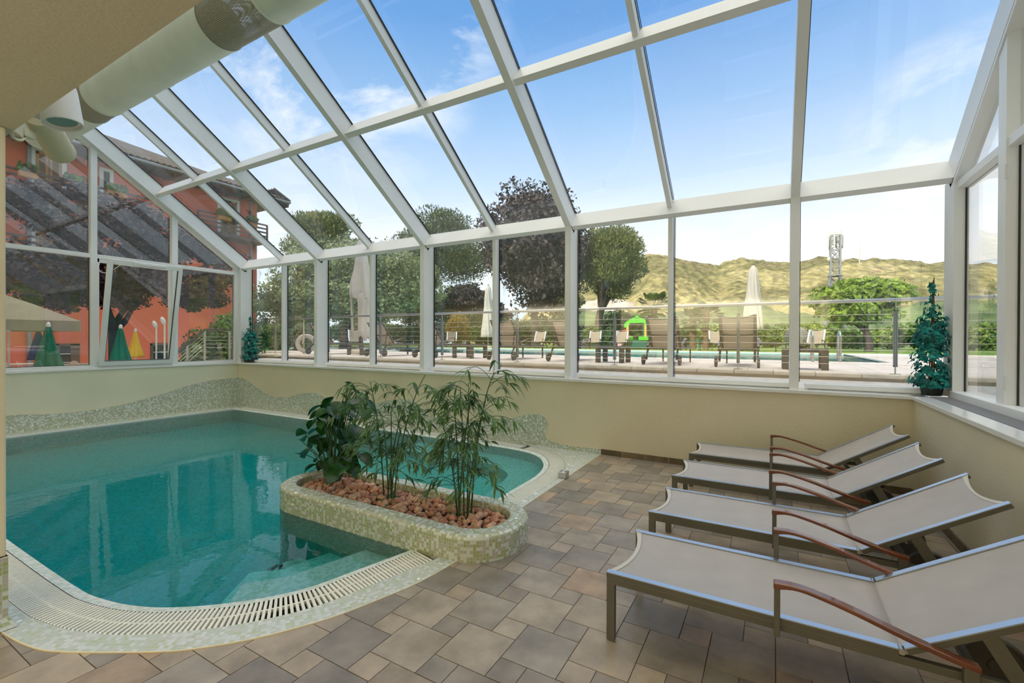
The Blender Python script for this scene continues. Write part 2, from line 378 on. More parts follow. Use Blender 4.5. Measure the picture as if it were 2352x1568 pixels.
def raw(name, V, F, m, parent=None, smooth=False):
    """fast mesh from numpy quads"""
    me = bpy.data.meshes.new(name); nv, nf, k = len(V), len(F), F.shape[1]
    me.vertices.add(nv); me.vertices.foreach_set('co', np.asarray(V, np.float32).ravel())
    me.loops.add(nf*k); me.loops.foreach_set('vertex_index', F.astype(np.int32).ravel())
    me.polygons.add(nf); me.polygons.foreach_set('loop_start', np.arange(0, nf*k, k, dtype=np.int32))
    me.update(calc_edges=True); me.validate()
    if smooth: me.shade_smooth()
    me.materials.append(m)
    o = bpy.data.objects.new(name, me); COL.objects.link(o)
    if parent is not None: o.parent = parent
    return o

def tag(o, label, cat, group=None, kind=None):
    o['label'] = label; o['category'] = cat
    if group: o['group'] = group
    if kind: o['kind'] = kind
    return o
def thing(name, label, cat, loc=(0, 0, 0), rz=0.0, group=None):
    o = bpy.data.objects.new(name, None); COL.objects.link(o); o.location = loc; o.rotation_euler = (0, 0, rz); o.empty_display_size = .1
    return tag(o, label, cat, group)
def struct(o, label, cat='structure'):
    o['kind'] = 'structure'; o['label'] = label; o['category'] = cat; return o
KIDS = {}
def kids(o): return [c for c in bpy.data.objects if c.parent == o]
def copy_tree(o, parent=None, label=None, loc=None, rz=None, scale=None, group=None):
    c = o.copy(); COL.objects.link(c)
    if parent is not None: c.parent = parent
    if label: c['label'] = label
    if group: c['group'] = group
    if loc is not None: c.location = loc
    if rz is not None: c.rotation_euler = (0, 0, rz)
    if scale is not None: c.scale = scale if hasattr(scale, '__len__') else (scale,)*3
    if o.name not in KIDS: KIDS[o.name] = kids(o)
    for ch in KIDS[o.name]: copy_tree(ch, c)
    return c
def smoothline(P, n=8):
    P = [Vector(p) for p in P]; out = []
    for i in range(len(P)-1):
        p0 = P[max(i-1, 0)]; p1 = P[i]; p2 = P[i+1]; p3 = P[min(i+2, len(P)-1)]
        for k in range(n):
            t = k/n
            out.append(.5*((2*p1)+(-p0+p2)*t+(2*p0-5*p1+4*p2-p3)*t*t+(-p0+3*p1-3*p2+p3)*t**3))
    out.append(P[-1]); return out
def resample(P, step):
    P = [Vector(p) for p in P]; L = [0]
    for a, b in zip(P, P[1:]): L.append(L[-1]+(b-a).length)
    n = max(2, int(L[-1]/step)); out = []; j = 0
    for i in range(n+1):
        t = L[-1]*i/n
        while j < len(P)-2 and L[j+1] < t: j += 1
        out.append(P[j].lerp(P[j+1], (t-L[j])/max(L[j+1]-L[j], 1e-9)))
    return out
def offset(P, d):
    """offset a 2D polyline to its left (positive d)"""
    out = []
    for i, p in enumerate(P):
        a = P[max(i-1, 0)]; b = P[min(i+1, len(P)-1)]; t = (b-a); t = Vector((t.x, t.y, 0)).normalized()
        out.append(p+Vector((-t.y, t.x, 0))*d)
    return out

# ================================================================== THE HALL
YW, XL, XR = 5.57, -9.98, 1.14
SB, ST = 0.900, 0.935
PHI = math.atan(.715); CS, SN = math.cos(PHI), math.sin(PHI)
def rp(X, s, n): return Vector((X, 5.6-s*CS+n*SN, 2.94+s*SN+n*CS))
def under(Y): return 2.94+.715*(5.6-Y)
YGL = 5.86      # glass plane of the long wall
SEND = (5.6-.75)/CS

# ---- walls below the sills
struct(MB().box(XL-.2, XR+.36, YW, YGL+.03, -.9, SB).build('wall_back', M['wall']), 'cream plaster wall under the long window row', 'wall')
struct(MB().box(XL-.2, XL, -4, YW, -.9, SB).build('wall_left', M['wallg']), 'pale cream wall under the left gable windows', 'wall')
struct(MB().box(XR, XR+.38, -4, YW, -.3, SB).build('wall_right', M['wall']), 'cream plaster wall behind the loungers heads', 'wall')
struct(MB().box(XL-.2, XR+.38, -4.2, -4, -.3, 2.49).build('wall_rear', M['wall']), 'cream wall behind the viewer', 'wall')
mb = MB().box(XL-.2, XL, -4, .62, SB, 2.49)
struct(mb.build('wall_left_rear', M['wall']), 'solid wall beside the pillar', 'wall')
struct(MB().box(XR, XR+.38, -4, .75, SB, 2.49).build('wall_right_rear', M['wall']), 'solid right wall behind the viewer', 'wall')
# hotel block over the rear part of the hall; the slab edge carries the duct side wall
struct(MB().box(XL-.2, XR+.38, -4.2, .75, 2.49, 2.80).build('ceiling', M['ceil']), 'flat olive cream ceiling slab at upper left', 'ceiling')
struct(MB().box(XL-.2, 6, -13, .74, 2.80, 9.2).box(-26.8, XL-.2, -13, .74, -.2, 9.2).build('wall_hotel_sunblock', M['wall']), 'upper storeys of the hotel above the ceiling slab, with an unseen left wing added to block the sun', 'wall')  # left wing is added out of view to keep sun out of the hall
# pillar at the left picture edge
pl = MB().prism([(-3.80, .40), (-3.36, .40), (-3.31, .45), (-3.31, .72), (-3.80, .72)], .36, 2.49).build('wall_pillar', M['wall'], bevel=.008)
struct(pl, 'cream square pillar at the left edge of the pool', 'pillar')
pb = MB(); o_ = [(-3.805, .395), (-3.358, .395), (-3.305, .447), (-3.305, .725), (-3.805, .725)]
o2_ = [(-3.83, .36), (-3.34, .36), (-3.275, .43), (-3.275, .75), (-3.83, .75)]
A = [Vector((x, y, .36)) for x, y in o_]; B = [Vector((x, y, .06)) for x, y in o_]; C2 = [Vector((x, y, .006)) for x, y in o2_]
pb.strip(B, A, True); pb.strip(C2, B, True, v0=-.06)
pb.build('mosaic_base', M['mosp'], pl)['label'] = 'coved mosaic foot of the pillar'

# ---- wavy mosaic splash bands on the walls
def band(name, prof, fx, mt, label):
    pts = smoothline([(a, 0, b) for a, b in prof], 5)
    top = [(p.x, p.z) for p in pts]
    poly = top+[(top[-1][0], 0.0), (top[0][0], 0.0)]
    m = MB(); V = [fx(a, b, .006) for a, b in poly]; n = len(V)
    m.add(V, [tuple(range(n))], [[(a, b) for a, b in poly]])
    A = [fx(a, b, .006) for a, b in top]; B = [fx(a, b, 0) for a, b in top]
    m.strip(A, B)
    o = m.build(name, M[mt]); struct(o, label, 'wall tiles')
    t = MB()
    for i in range(len(top)-1): t.bar(Vector(fx(*top[i], .004)), Vector(fx(*top[i+1], .004)), .006, .008)
    t.build('edge_line', M['wall'], o)
    return o
wl = [(-9.99, .606), (-9.737, .603), (-9.499, .534), (-9.268, .446), (-9.041, .365), (-8.864, .322), (-8.59, .294), (-8.215, .309), (-7.907, .387), (-7.533, .435), (-7.285, .418), (-6.984, .342), (-6.732, .295), (-6.431, .270), (-6.181, .265), (-5.939, .324), (-5.627, .412), (-5.255, .476), (-5.04, .472), (-4.9, .41), (-4.762, .30), (-4.495, .230), (-4.174, .216), (-3.749, .243), (-3.462, .294), (-3.186, .342), (-2.922, .423), (-2.768, .441), (-2.668, .4), (-2.625, .325), (-2.642, .245), (-2.662, .186), (-2.641, .132), (-2.543, .087), (-2.374, .066), (-2.187, .063), (-1.884, .070)]
band('wall_mosaic_long', wl, lambda a, b, d: Vector((a, YW-d, b)), 'mos', 'wavy green and white mosaic band on the long wall')
wg = [(.72, .27), (2.172, .276), (2.573, .24), (2.934, .225), (3.27, .238), (3.696, .292), (4.165, .392), (4.605, .51), (5.004, .581), (5.345, .601), (5.57, .604)]
band('wall_mosaic_left', wg, lambda a, b, d: Vector((XL+d, a, b)), 'mos', 'wavy green and white mosaic band on the left wall')
# tile skirting
sk = mat('skirting_tile', (.155, .115, .065), .45, var=.35, vscale=5, island=.12)
mb = MB(); x = -1.884
while x < XR-.02:
    mb.box(x+.003, min(x+.272, XR)-.003, YW-.014, YW, 0, .068); x += .275
struct(mb.build('baseboard_back', sk, bevel=.002), 'brown tile skirting along the long wall', 'skirting')
mb = MB(); y = YW-.014
while y > -4:
    mb.box(XR-.014, XR, y-.272, y-.003, 0, .068); y -= .275
struct(mb.build('baseboard_right', sk, bevel=.002), 'brown tile skirting along the right wall', 'skirting')

# ---- sills
struct(MB().box(XL-.14, XR+.10, YW-.025, YGL+.03, SB, ST).build('trim_1', M['frame2'], bevel=.004), 'white window sill of the long wall', 'window sill')
struct(MB().box(XL-.14, XL+.02, 0.62, YW-.0, SB, ST).build('trim_2', M['frame2'], bevel=.004), 'white window sill of the left gable', 'window sill')
sr = MB().box(XR-.02, XR+.112, 0.75, YW+.05, SB, ST).build('trim_3', M['frame2'], bevel=.004)
struct(sr, 'glossy white window sill above the loungers', 'window sill')
g = MB().box(XR+.112, XR+.27, .75, 5.62, SB, ST-.006)
y = .78
while y < 5.6:
    g.box(XR+.12, XR+.262, y, y+.006, ST-.006, ST+.001); y += .018
g.build('grille', M['grille'], sr)['label'] = 'grey slotted heating grille let into the sill'
struct(MB().box(XR+.262, XR+.40, .75, 5.66, SB, .995).build('trim_4', M['frame'], bevel=.005), 'white bottom rail of the right gable windows', 'window rail')

# ---- portal frames, secondary frames, purlin, eave beam
def frame_main(k, x0, x1, label):
    m = MB()
    m.hexa([(x0, 5.6, ST), (x1, 5.6, ST), (x1, YGL, ST), (x0, YGL, ST)], [(x0, 5.6, 2.94), (x1, 5.6, 2.94), (x1, YGL, 2.94), (x0, YGL, 2.94)])
    b = [rp(x0, -.12, 0), rp(x1, -.12, 0), rp(x1, SEND, 0), rp(x0, SEND, 0)]
    t = [rp(x0, -.12, .25), rp(x1, -.12, .25), rp(x1, SEND, .25), rp(x0, SEND, .25)]
    m.hexa(b, t)
    o = m.build('trim_%d' % k, M['frame']); struct(o, label, 'portal frame')
    return o
mains = [(-10.06, -9.90), (-7.496, -7.412), (-4.904, -4.820), (-2.402, -2.318), (.150, .232), (1.417, 1.52)]
names = ['white corner post and rafter over the left gable', 'second white post and rafter from the left gable', 'third white post and rafter from the left gable', 'fourth white post and rafter from the left gable, above the long bamboo', 'white post and rafter left of the right corner bay', 'white corner post and rafter by the right gable']
for i, (a, b) in enumerate(mains): frame_main(5+i, a, b, names[i])
secs = [-8.68, -6.16, -3.60, -1.088]
snames = ['thin white mullion in the leftmost bay', 'thin white mullion in the second bay', 'thin white mullion in the third bay', 'thin white mullion in the fourth bay']
for i, xc in enumerate(secs):
    m = MB(); a, b = xc-.026, xc+.026
    m.box(a, b, 5.74, YGL, ST, 2.98)
    m.hexa([rp(a, -.02, .125), rp(b, -.02, .125), rp(b, SEND, .125), rp(a, SEND, .125)], [rp(a, -.02, .25), rp(b, -.02, .25), rp(b, SEND, .25), rp(a, SEND, .25)])
    struct(m.build('trim_%d' % (11+i), M['frame']), snames[i], 'mullion')
def along(s0, s1, n0, n1, x0=-9.9, x1=1.42):
    return MB().hexa([rp(x0, s0, n0), rp(x1, s0, n0), rp(x1, s1, n0), rp(x0, s1, n0)], [rp(x0, s0, n1), rp(x1, s0, n1), rp(x1, s1, n1), rp(x0, s1, n1)])
struct(along(1.865, 1.935, .035, .25).build('trim_15', M['frame']), 'white purlin running across the glass roof', 'purlin')
struct(along(-.08, -.012, .01, .25).build('trim_16', M['frame']), 'white eave beam over the long window row', 'eave beam')
# black gaskets beside the posts and rafters, on the side seen from the hall
m = MB()
for (a, b) in mains[:-1]:
    m.box(b, b+.006, YGL-.022, YGL-.012, 1.0, 3.0); m.box(b+.012, b+.018, YGL-.022, YGL-.012, 1.0, 3.0)
    for q in (b, b+.012): m.hexa([rp(q, 0, .236), rp(q+.006, 0, .236), rp(q+.006, SEND, .236), rp(q, SEND, .236)], [rp(q, 0, .246), rp(q+.006, 0, .246), rp(q+.006, SEND, .246), rp(q, SEND, .246)])
for xc in secs:
    q = xc+.026; m.box(q, q+.006, YGL-.022, YGL-.012, 1.0, 3.0); m.box(q+.012, q+.017, YGL-.022, YGL-.012, 1.0, 3.0)
    for q in (xc+.026, xc+.038): m.hexa([rp(q, 0, .236), rp(q+.005, 0, .236), rp(q+.005, SEND, .236), rp(q, SEND, .236)], [rp(q, 0, .246), rp(q+.005, 0, .246), rp(q+.005, SEND, .246), rp(q, SEND, .246)])
struct(m.build('trim_17', M['gasket']), 'black glazing gaskets of the roof and long wall', 'gasket')

# ---- long wall windows: a bottom rail and panes per bay
wn = 1
bays = [(-9.90, -7.496, -8.68), (-7.412, -4.904, -6.16), (-4.820, -2.402, -3.60), (-2.318, .150, -1.088), (.232, 1.417, None)]
bn = ['leftmost window bay of the long wall', 'second window bay of the long wall', 'third window bay of the long wall', 'fourth window bay of the long wall', 'rightmost window bay of the long wall']
for i, (a, b, mid) in enumerate(bays):
    r = MB().box(a+.06, b, 5.71, YGL, .947, .992).box(a+.10, b, 5.735, YGL, ST, .948)
    w = r.build('window_%d' % wn, M['frame'], bevel=.004); struct(w, bn[i], 'window'); wn += 1
    cuts = [a, mid, b] if mid else [a, b]
    for p, q in zip(cuts, cuts[1:]):
        MB().box(p+.002, q-.002, YGL, YGL+.012, .992, 3.05).build('glass_pane', M['glass'], w)
# ---- roof panes
xs = sorted([(a+b)/2 for a, b in mains]+secs)
r = struct(MB().box(-10.05, 1.5, .75, .80, under(.75)+.1, under(.75)+.45).build('window_%d' % wn, M['frame']), 'glass roof sloping over the pool', 'glass roof'); wn += 1
for p, q in zip(xs, xs[1:]):
    for s0, s1 in ((-.16, 1.90), (1.905, SEND)):
        MB().hexa([rp(p+.003, s0, .252), rp(q-.003, s0, .252), rp(q-.003, s1, .252), rp(p+.003, s1, .252)], [rp(p+.003, s0, .264), rp(q-.003, s0, .264), rp(q-.003, s1, .264), rp(p+.003, s1, .264)]).build('glass_pane', M['glassroof'], r)

# ---- gables
def gable_pane(m, X, y0, y1, z0, t=.012, dn=.03):
    """trapezoid pane under the rafter"""
    P = [(y0, z0), (y1, z0), (y1, under(y1)+dn), (y0, under(y0)+dn)]
    if P[2][1] < z0: return m
    m.add([(X, y, z) for y, z in P]+[(X-t, y, z) for y, z in P], [(0, 1, 2, 3), (7, 6, 5, 4), (0, 4, 5, 1), (1, 5, 6, 2), (2, 6, 7, 3), (3, 7, 4, 0)])
    return m
GX = -10.055
gposts = [(.62, .72), (1.93, 2.02), (3.15, 3.235), (4.35, 4.445), (5.52, 5.60)]
for i, (a, b) in enumerate(gposts):
    m = MB(); x0, x1 = GX-.03, XL
    m.hexa([(x0, a, ST), (x1, a, ST), (x1, b, ST), (x0, b, ST)], [(x0, a, under(a)+.1), (x1, a, under(a)+.1), (x1, b, under(b)+.1), (x0, b, under(b)+.1)])
    m2 = m
    struct(m2.build('trim_%d' % (18+i), M['frame']), ['rearmost', 'fifth', 'tall middle', 'right middle', 'corner'][i]+' white post of the left gable', 'mullion')
m = MB().box(GX-.03, XL-.005, .72, 5.52, 2.80, 2.868).box(GX-.03, XL-.005, .72, 5.52, ST, .985)
struct(m.build('trim_23', M['frame'], bevel=.004), 'white transom and bottom rail of the left gable', 'transom')
m = MB().hexa([(GX-.03, .7, under(.7)-.045), (XL-.01, .7, under(.7)-.045), (XL-.01, 5.6, under(5.6)-.045), (GX-.03, 5.6, under(5.6)-.045)], [(GX-.03, .7, under(.7)+.02), (XL-.01, .7, under(.7)+.02), (XL-.01, 5.6, under(5.6)+.02), (GX-.03, 5.6, under(5.6)+.02)])
struct(m.build('trim_24', M['frame']), 'white glazing stop under the left gable rafter', 'glazing stop')
gb = [(.72, 1.93), (2.02, 3.15), (3.235, 4.35), (4.445, 5.52)]
gl = ['rear bay of the left gable', 'left window of the gable beside the pillar', 'middle gable window with the tilted sash', 'right window of the left gable']
for i, (a, b) in enumerate(gb):
    fr = MB()
    for q in (a, b-.008): fr.box(GX-.004, GX+.006, q, q+.008, .985, 2.80)
    fr.box(GX-.004, GX+.006, a, b, .985, .993)
    w = struct(fr.build('window_%d' % wn, M['gasket']), gl[i], 'window'); wn += 1
    if i != 2: gable_pane(MB(), GX, a, b, .985, dn=0).build
    if i != 2: MB().box(GX-.012, GX, a, b, .985, 2.80).build('glass_pane', M['glass'], w)
    gable_pane(MB(), GX, a, b, 2.868).build('glass_pane', M['glass'], w)
    if i == 2:
        # fixed outer frame and the sash tipped into the hall
        MB().box(GX-.03, XL-.02, a, a+.03, .985, 2.80).box(GX-.03, XL-.02, b-.03, b, .985, 2.80).box(GX-.03, XL-.02, a, b, 2.74, 2.80).build('outer_frame', M['frame'], w)
        H_, y0, y1 = 1.84, a+.01, b-.0; tk = .055
        s = MB().box(0, tk, y0, y1, 0, .085).box(0, tk, y0, y1, H_-.075, H_).box(0, tk, y0, y0+.075, .085, H_-.075).box(0, tk, y1-.075, y1, .085, H_-.075)
        sash = s.build('tilted_sash', M['frame'], w, bevel=.005); sash.location = (GX+.05, 0, .975); sash.rotation_euler = (0, .208, 0)
        sash['label'] = 'sash tipped inwards at the top'
        MB().box(tk*.35, tk*.35+.014, y0+.07, y1-.07, .08, H_-.07).build('glass_pane', M['glass'], sash)
        MB().box(tk, tk+.03, y0+.38, y1-.28, H_-.055, H_-.025).box(tk, tk+.045, y0+.36, y0+.42, H_-.065, H_-.015).build('opener', M['cap'], sash)['label'] = 'chain opener on the sash head'
        gk = MB()
        for q in (y0+.073, y1-.078): gk.box(tk*.5, tk+.001, q, q+.005, .085, H_-.075)
        gk.box(tk*.5, tk+.001, y0+.075, y1-.075, .083, .090)
        gk.build('gasket', M['gasket'], sash)
        cpts = smoothline([(XL+.02, a+.02, 2.72), (XL+.06, a+.0, 2.60), (XL+.14, a+.05, 2.55), (XL+.24, a+.15, 2.62), (XL+.33, a+.26, 2.76)], 6)
        MB().tube(cpts, .006, 6).build('cable', M['cap'], w)
# right gable
RX = 1.50
rposts = [(4.57, 4.70), (3.25, 3.38), (1.95, 2.08), (.75, .85)]
for i, (a, b) in enumerate(rposts):
    m = MB().hexa([(1.43, a, .99), (RX+.04, a, .99), (RX+.04, b, .99), (1.43, b, .99)], [(1.43, a, under(a)+.1), (RX+.04, a, under(a)+.1), (RX+.04, b, under(b)+.1), (1.43, b, under(b)+.1)])
    struct(m.build('trim_%d' % (25+i), M['frame']), ['white mullion of the right gable nearest the corner', 'second mullion of the right gable', 'third mullion of the right gable', 'rear mullion of the right gable'][i], 'mullion')
struct(MB().box(1.44, RX+.04, .75, 5.62, 2.83, 2.90).build('trim_29', M['frame'], bevel=.004), 'white transom of the right gable', 'transom')
rb = [(4.70, 5.60), (3.38, 4.57), (2.08, 3.25), (.85, 1.95)]
for i, (a, b) in enumerate(rb):
    fr = MB()
    for q in (a, b-.008): fr.box(RX-.006, RX+.004, q, q+.008, .995, 2.83)
    w = struct(fr.build('window_%d' % wn, M['gasket']), ['right gable window beside the corner post', 'second right gable window', 'third right gable window', 'rear right gable window'][i], 'window'); wn += 1
    MB().box(RX, RX+.012, a, b, .995, 2.83).build('glass_pane', M['glass'], w)
    gable_pane(MB(), RX+.012, a, b, 2.90).build('glass_pane', M['glass'], w)
    if i == 1:
        for zz in (1.10, 2.6): MB().lathe([(.011, 0), (.011, .10)], 10, (1.425, a+1.16, zz)).build('hinge', M['cap'], w)
m = MB().hexa([(1.42, .7, under(.7)-.04), (RX+.03, .7, under(.7)-.04), (RX+.03, 5.6, under(5.6)-.04), (1.42, 5.6, under(5.6)-.04)], [(1.42, .7, under(.7)+.02), (RX+.03, .7, under(.7)+.02), (RX+.03, 5.6, under(5.6)+.02), (1.42, 5.6, under(5.6)+.02)])
struct(m.build('trim_30', M['frame']), 'white glazing stop under the right gable rafter', 'glazing stop')

# ================================================================== POOL
gi = [(-9.62, .99), (-8, .99), (-6, .99), (-4.5, .985), (-3.86, .985), (-3.5, .99), (-3.33, 1.0), (-3.1, 1.045), (-2.94, 1.10), (-2.82, 1.16), (-2.67, 1.265), (-2.52, 1.40), (-2.38, 1.57), (-2.29, 1.74), (-2.23, 1.95), (-2.16, 2.20), (-2.10, 2.45), (-2.09, 2.8), (-2.10, 3.2), (-2.12, 3.55), (-2.13, 3.87), (-2.13, 4.16), (-2.145, 4.42), (-2.21, 4.70), (-2.31, 4.91), (-2.46, 5.11), (-2.65, 5.24), (-2.86, 5.305), (-3.08, 5.335), (-3.31, 5.35), (-4.2, 5.357), (-5.5, 5.357), (-7.5, 5.357), (-9.62, 5.357)]
GI = resample(smoothline([(x, y, 0) for x, y in gi], 8), .04)
GO = offset(GI, -.19); WE = offset(GI, .062)
zl = lambda P, z: [Vector((p.x, p.y, z)) for p in P]
PD = -1.35
# basin
m = MB(); m.strip(zl(WE, PD), zl(WE, -.012), v1=-PD)
m.strip(zl(WE, -.012), zl(GI, 0.0), v1=.062)
# left wall of the basin with its mosaic shelf and the white edge
XLW = -9.62
m.add([(XLW, 1.05, PD), (XLW, 5.30, PD), (XLW, 5.30, -.005), (XLW, 1.05, -.005)], [(0, 1, 2, 3)], [[(1.05, PD), (5.3, PD), (5.3, 0), (1.05, 0)]])
P = [Vector((p.x, p.y, PD)) for p in WE]
m.add(P, [tuple(range(len(P)))], [[(p.x, p.y) for p in P]])
struct(m.build('floor_pool', M['moss']), 'pale mosaic basin of the indoor pool', 'pool basin')
m = MB(); m.add([(XL, .7, .004), (XLW-.035, .7, .004), (XLW-.035, YW, .004), (XL, YW, .004)], [(0, 1, 2, 3)], [[(XL, .7), (XLW, .7), (XLW, YW), (XL, YW)]])
o = struct(m.build('floor_shelf', M['mos']), 'mosaic shelf along the left pool wall', 'pool edge')
MB().box(XLW-.035, XLW+.002, .99, 5.40, -.03, .008).build('edge_strip', M['whitep'], o)
# bench and steps under water
def under_step(name, poly, z, label):
    m = MB(); n = len(poly); P = [Vector((p[0], p[1], z)) for p in poly]; Q = [Vector((p[0], p[1], PD-.01)) for p in poly]
    m.add(P, [tuple(range(n))], [[(p.x, p.y) for p in P]]); m.strip(Q, P, True, v1=z-PD)
    return struct(m.build(name, M['moss']), label, 'pool step')
def inner(P, d, i0, i1): return [(p.x, p.y) for p in offset(P, d)[i0:i1]]
def idx(P, x, y): return min(range(len(P)), key=lambda i: (P[i].x-x)**2+(P[i].y-y)**2)
ia, ib, ic, id_ = idx(WE, -2.66, 1.33), idx(WE, -2.2, 2.42), idx(WE, -2.2, 3.2), idx(WE, -4.3, 5.29)
ben = [at(1040+x/6.533, 980+y/6.533, Z=-.17) for x, y in ((480, 1060), (600, 965), (760, 850), (815, 790), (820, 750), (750, 690), (600, 620), (370, 575), (200, 545), (-60, 520))]
ben = [(p.x, p.y) for p in smoothline(ben, 5)]
wpl = [(p.x+.001, p.y) for p in WE[ic:id_]]
under_step('floor_bench', wpl+[(-4.6, 5.29), (-4.6, ben[-1][1])]+list(reversed(ben))+[(-2.75, 3.1)], -.40, 'curved seat under water in the right pool arm')
st2 = [(p[0]-.0, p[1]) for p in inner(WE, .85, ic, idx(WE, -3.0, 5.27))]
under_step('floor_step_low', wpl+[(-4.9, 5.29), (-4.9, 4.3)]+[(-4.3, 3.9), (-4.2, 3.1)], -.75, 'lower step under water in the right pool arm')
for k, (d, z) in enumerate(((.42, -.24), (.80, -.52), (1.15, -.82))):
    inn = [(p.x, p.y) for p in offset(WE, d)[ia-5*k:ib+1]]
    out = [(p.x, p.y) for p in WE[ia-5*k:ib+1]]
    under_step('floor_step_front' if k == 0 else 'floor_step_front_%d' % (k+1), out+list(reversed(inn)), z, ['top', 'middle', 'lowest'][k]+' curved step under water beside the planter')
# water body
wp = offset(GI, .058)
wpoly = [(p.x if p.x > -9.6 else -9.65, p.y) for p in wp]
m = MB().prism(wpoly, PD-.02, -.016)
water = struct(m.build('floor_water', M['water']), 'still turquoise water of the indoor pool', 'pool water')
# overflow channel and grate
m = MB(); GOi = offset(GI, -.185)
m.strip(zl(GOi, -.07), zl(GI, -.07)); m.strip(zl(GI, -.07), zl(GI, 0)); m.strip(zl(GOi, -.002), zl(GOi, -.07))
chan = struct(m.build('floor_channel', M['dark']), 'dark overflow channel under the grate', 'overflow channel')
def grate(name, i0, i1, label):
    Pm = resample(GI[i0:i1], .0235); Pn = offset(Pm, -1.0)
    m = MB(); rb = MB()
    for a, b in zip(Pm, Pn):
        d = (b-a).normalized(); z0, z1 = -.016, .003
        m.bar(a+d*.006+Vector((0, 0, -.007)), a+d*.184+Vector((0, 0, -.007)), .0145, .02)
    o = m.build(name, M['grate']); tag(o, label, 'grate')
    c1 = offset(Pm, -.095)
    for a, b in zip(c1, c1[1:]): rb.bar(a+Vector((0, 0, -.009)), b+Vector((0, 0, -.009)), .012, .018)
    rb.build('rib', M['grate'], o)
    return o
grate('overflow_grate', idx(GI, -6.0, .99), idx(GI, -2.13, 2.40), 'cream slatted overflow grate curving round the front of the pool')
grate('overflow_grate', idx(GI, -2.1, 3.17), idx(GI, -2.9, 5.31), 'white slatted overflow grate round the right pool arm beside the tiled floor')
grate('overflow_grate', idx(GI, -2.95, 5.31), len(GI), 'white slatted overflow grate at the foot of the long wall')
# mosaic border outside the grate
mo = [(-10, .68), (-5, .68), (-3.6, .69), (-3.24, .70), (-2.97, .74), (-2.82, .80), (-2.64, .90), (-2.46, 1.01), (-2.34, 1.10), (-2.17, 1.28), (-2.04, 1.48), (-1.96, 1.64), (-1.89, 1.84), (-1.83, 2.04), (-1.80, 2.23), (-1.78, 2.50), (-1.80, 2.9), (-1.86, 3.2)]
MO = resample(smoothline([(x, y, 0) for x, y in mo], 8), .04)
def nearest_on(P, q):
    best = None
    for a, b in zip(P, P[1:]):
        ab = b-a; t = max(0, min(1, (q-a).dot(ab)/max(ab.dot(ab), 1e-9))); c = a+ab*t
        d = (q-c).length
        if best is None or d < best[0]: best = (d, c, ab)
    return best
gseg = [p for p in GO[:idx(GO, -1.92, 2.9)]]
A = gseg; B = [nearest_on(MO, p)[1] for p in A]
m = MB(); m.strip(zl(B, .003), zl(A, .003))
m.strip(zl(B, -.02), zl(B, .003))
# right hand corner field
poly = [(-1.865, 3.05), (-1.884, YW)]+[(-2.9, YW)]+[(p.x, p.y) for p in reversed(GO[idx(GO, -1.92, 3.05):idx(GO, -2.9, 5.49)])]
P = [Vector((x, y, .003)) for x, y in poly]
m.add(P, [tuple(range(len(P)))], [[(p.x, p.y) for p in P]])
m.add([(-2.9, 5.545, .003), (-2.9, YW, .003), (XL, YW, .003), (XL, 5.545, .003)], [(0, 1, 2, 3)], [[(-2.9, 5.545), (-2.9, YW), (XL, YW), (XL, 5.545)]])
struct(m.build('floor_mosaic', M['mosf']), 'pale mosaic border round the pool', 'floor mosaic')
tr = MB()
for a, b in zip(MO, MO[1:]): tr.bar(a+Vector((0, 0, .001)), b+Vector((0, 0, .001)), .006, .008)
tr.bar((-1.865, 3.05, .001), (-1.884, YW, .001), .006, .008)
struct(tr.build('trim_31', M['wall']), 'thin cream joint between mosaic and floor tiles', 'joint')

# ---- floor tiles: large and small squares in a pinwheel
TA, TB = .272, .136
BD = [Vector((-10.2, .71, 0))]+offset(MO, .03)[1:]+[Vector((-1.89, 3.4, 0)), Vector((-1.90, YW+.1, 0))]
def clip(poly, p, n):
    out = []
    for i in range(len(poly)):
        a, b = poly[i], poly[(i+1) % len(poly)]; da, db = (a-p).dot(n), (b-p).dot(n)
        if da >= 0: out.append(a)
        if (da < 0) != (db < 0): out.append(a.lerp(b, da/(da-db)))
    return out
m = MB(); g_ = .0022
for i in range(-40, 60):
    for j in range(-40, 60):
        ox, oy = -1.751+TA*i-TB*j, 1.779+TB*i+TA*j
        if ox < -10.4 or ox > 1.3 or oy < -4.2 or oy > 5.7: continue
        for (x0, y0, s) in ((ox, oy, TA), (ox+TA-TB, oy+TA, TB)):
            x1, y1 = min(x0+s, XR), min(y0+s, YW); 
            if x0 >= XR or y0 >= YW or x0+s < XL: continue
            poly = [Vector((x0+g_, y0+g_, 0)), Vector((x1-g_, y0+g_, 0)), Vector((x1-g_, y1-g_, 0)), Vector((x0+g_, y1-g_, 0))]
            c = sum(poly, Vector())/4
            if c.y > .3 and c.x < -1.2:
                d, q, ab = nearest_on(BD, c); n = Vector((ab.y, -ab.x, 0)).normalized()
                if d < s*.75:
                    poly = clip(poly, q, n)
                    if len(poly) < 3: continue
                elif (c-q).dot(n) < 0: continue
            k = len(poly)
            m.add([(p.x, p.y, 0) for p in poly]+[(p.x, p.y, -.008) for p in poly], [tuple(range(k))]+[(a, k+a, k+(a+1) % k, (a+1) % k) for a in range(k)])
ft = bpy.data.materials.new('slate_floor_tile'); ft.use_nodes = True
t = ft.node_tree; b = t.nodes['Principled BSDF']; b.inputs['Roughness'].default_value = .33
tcn = t.nodes.new('ShaderNodeTexCoord'); g = t.nodes.new('ShaderNodeNewGeometry')
r1 = t.nodes.new('ShaderNodeValToRGB'); els = r1.color_ramp.elements
els[0].position = 0; els[0].color = (.235, .205, .175, 1); els[1].position = 1; els[1].color = (.42, .295, .19, 1)
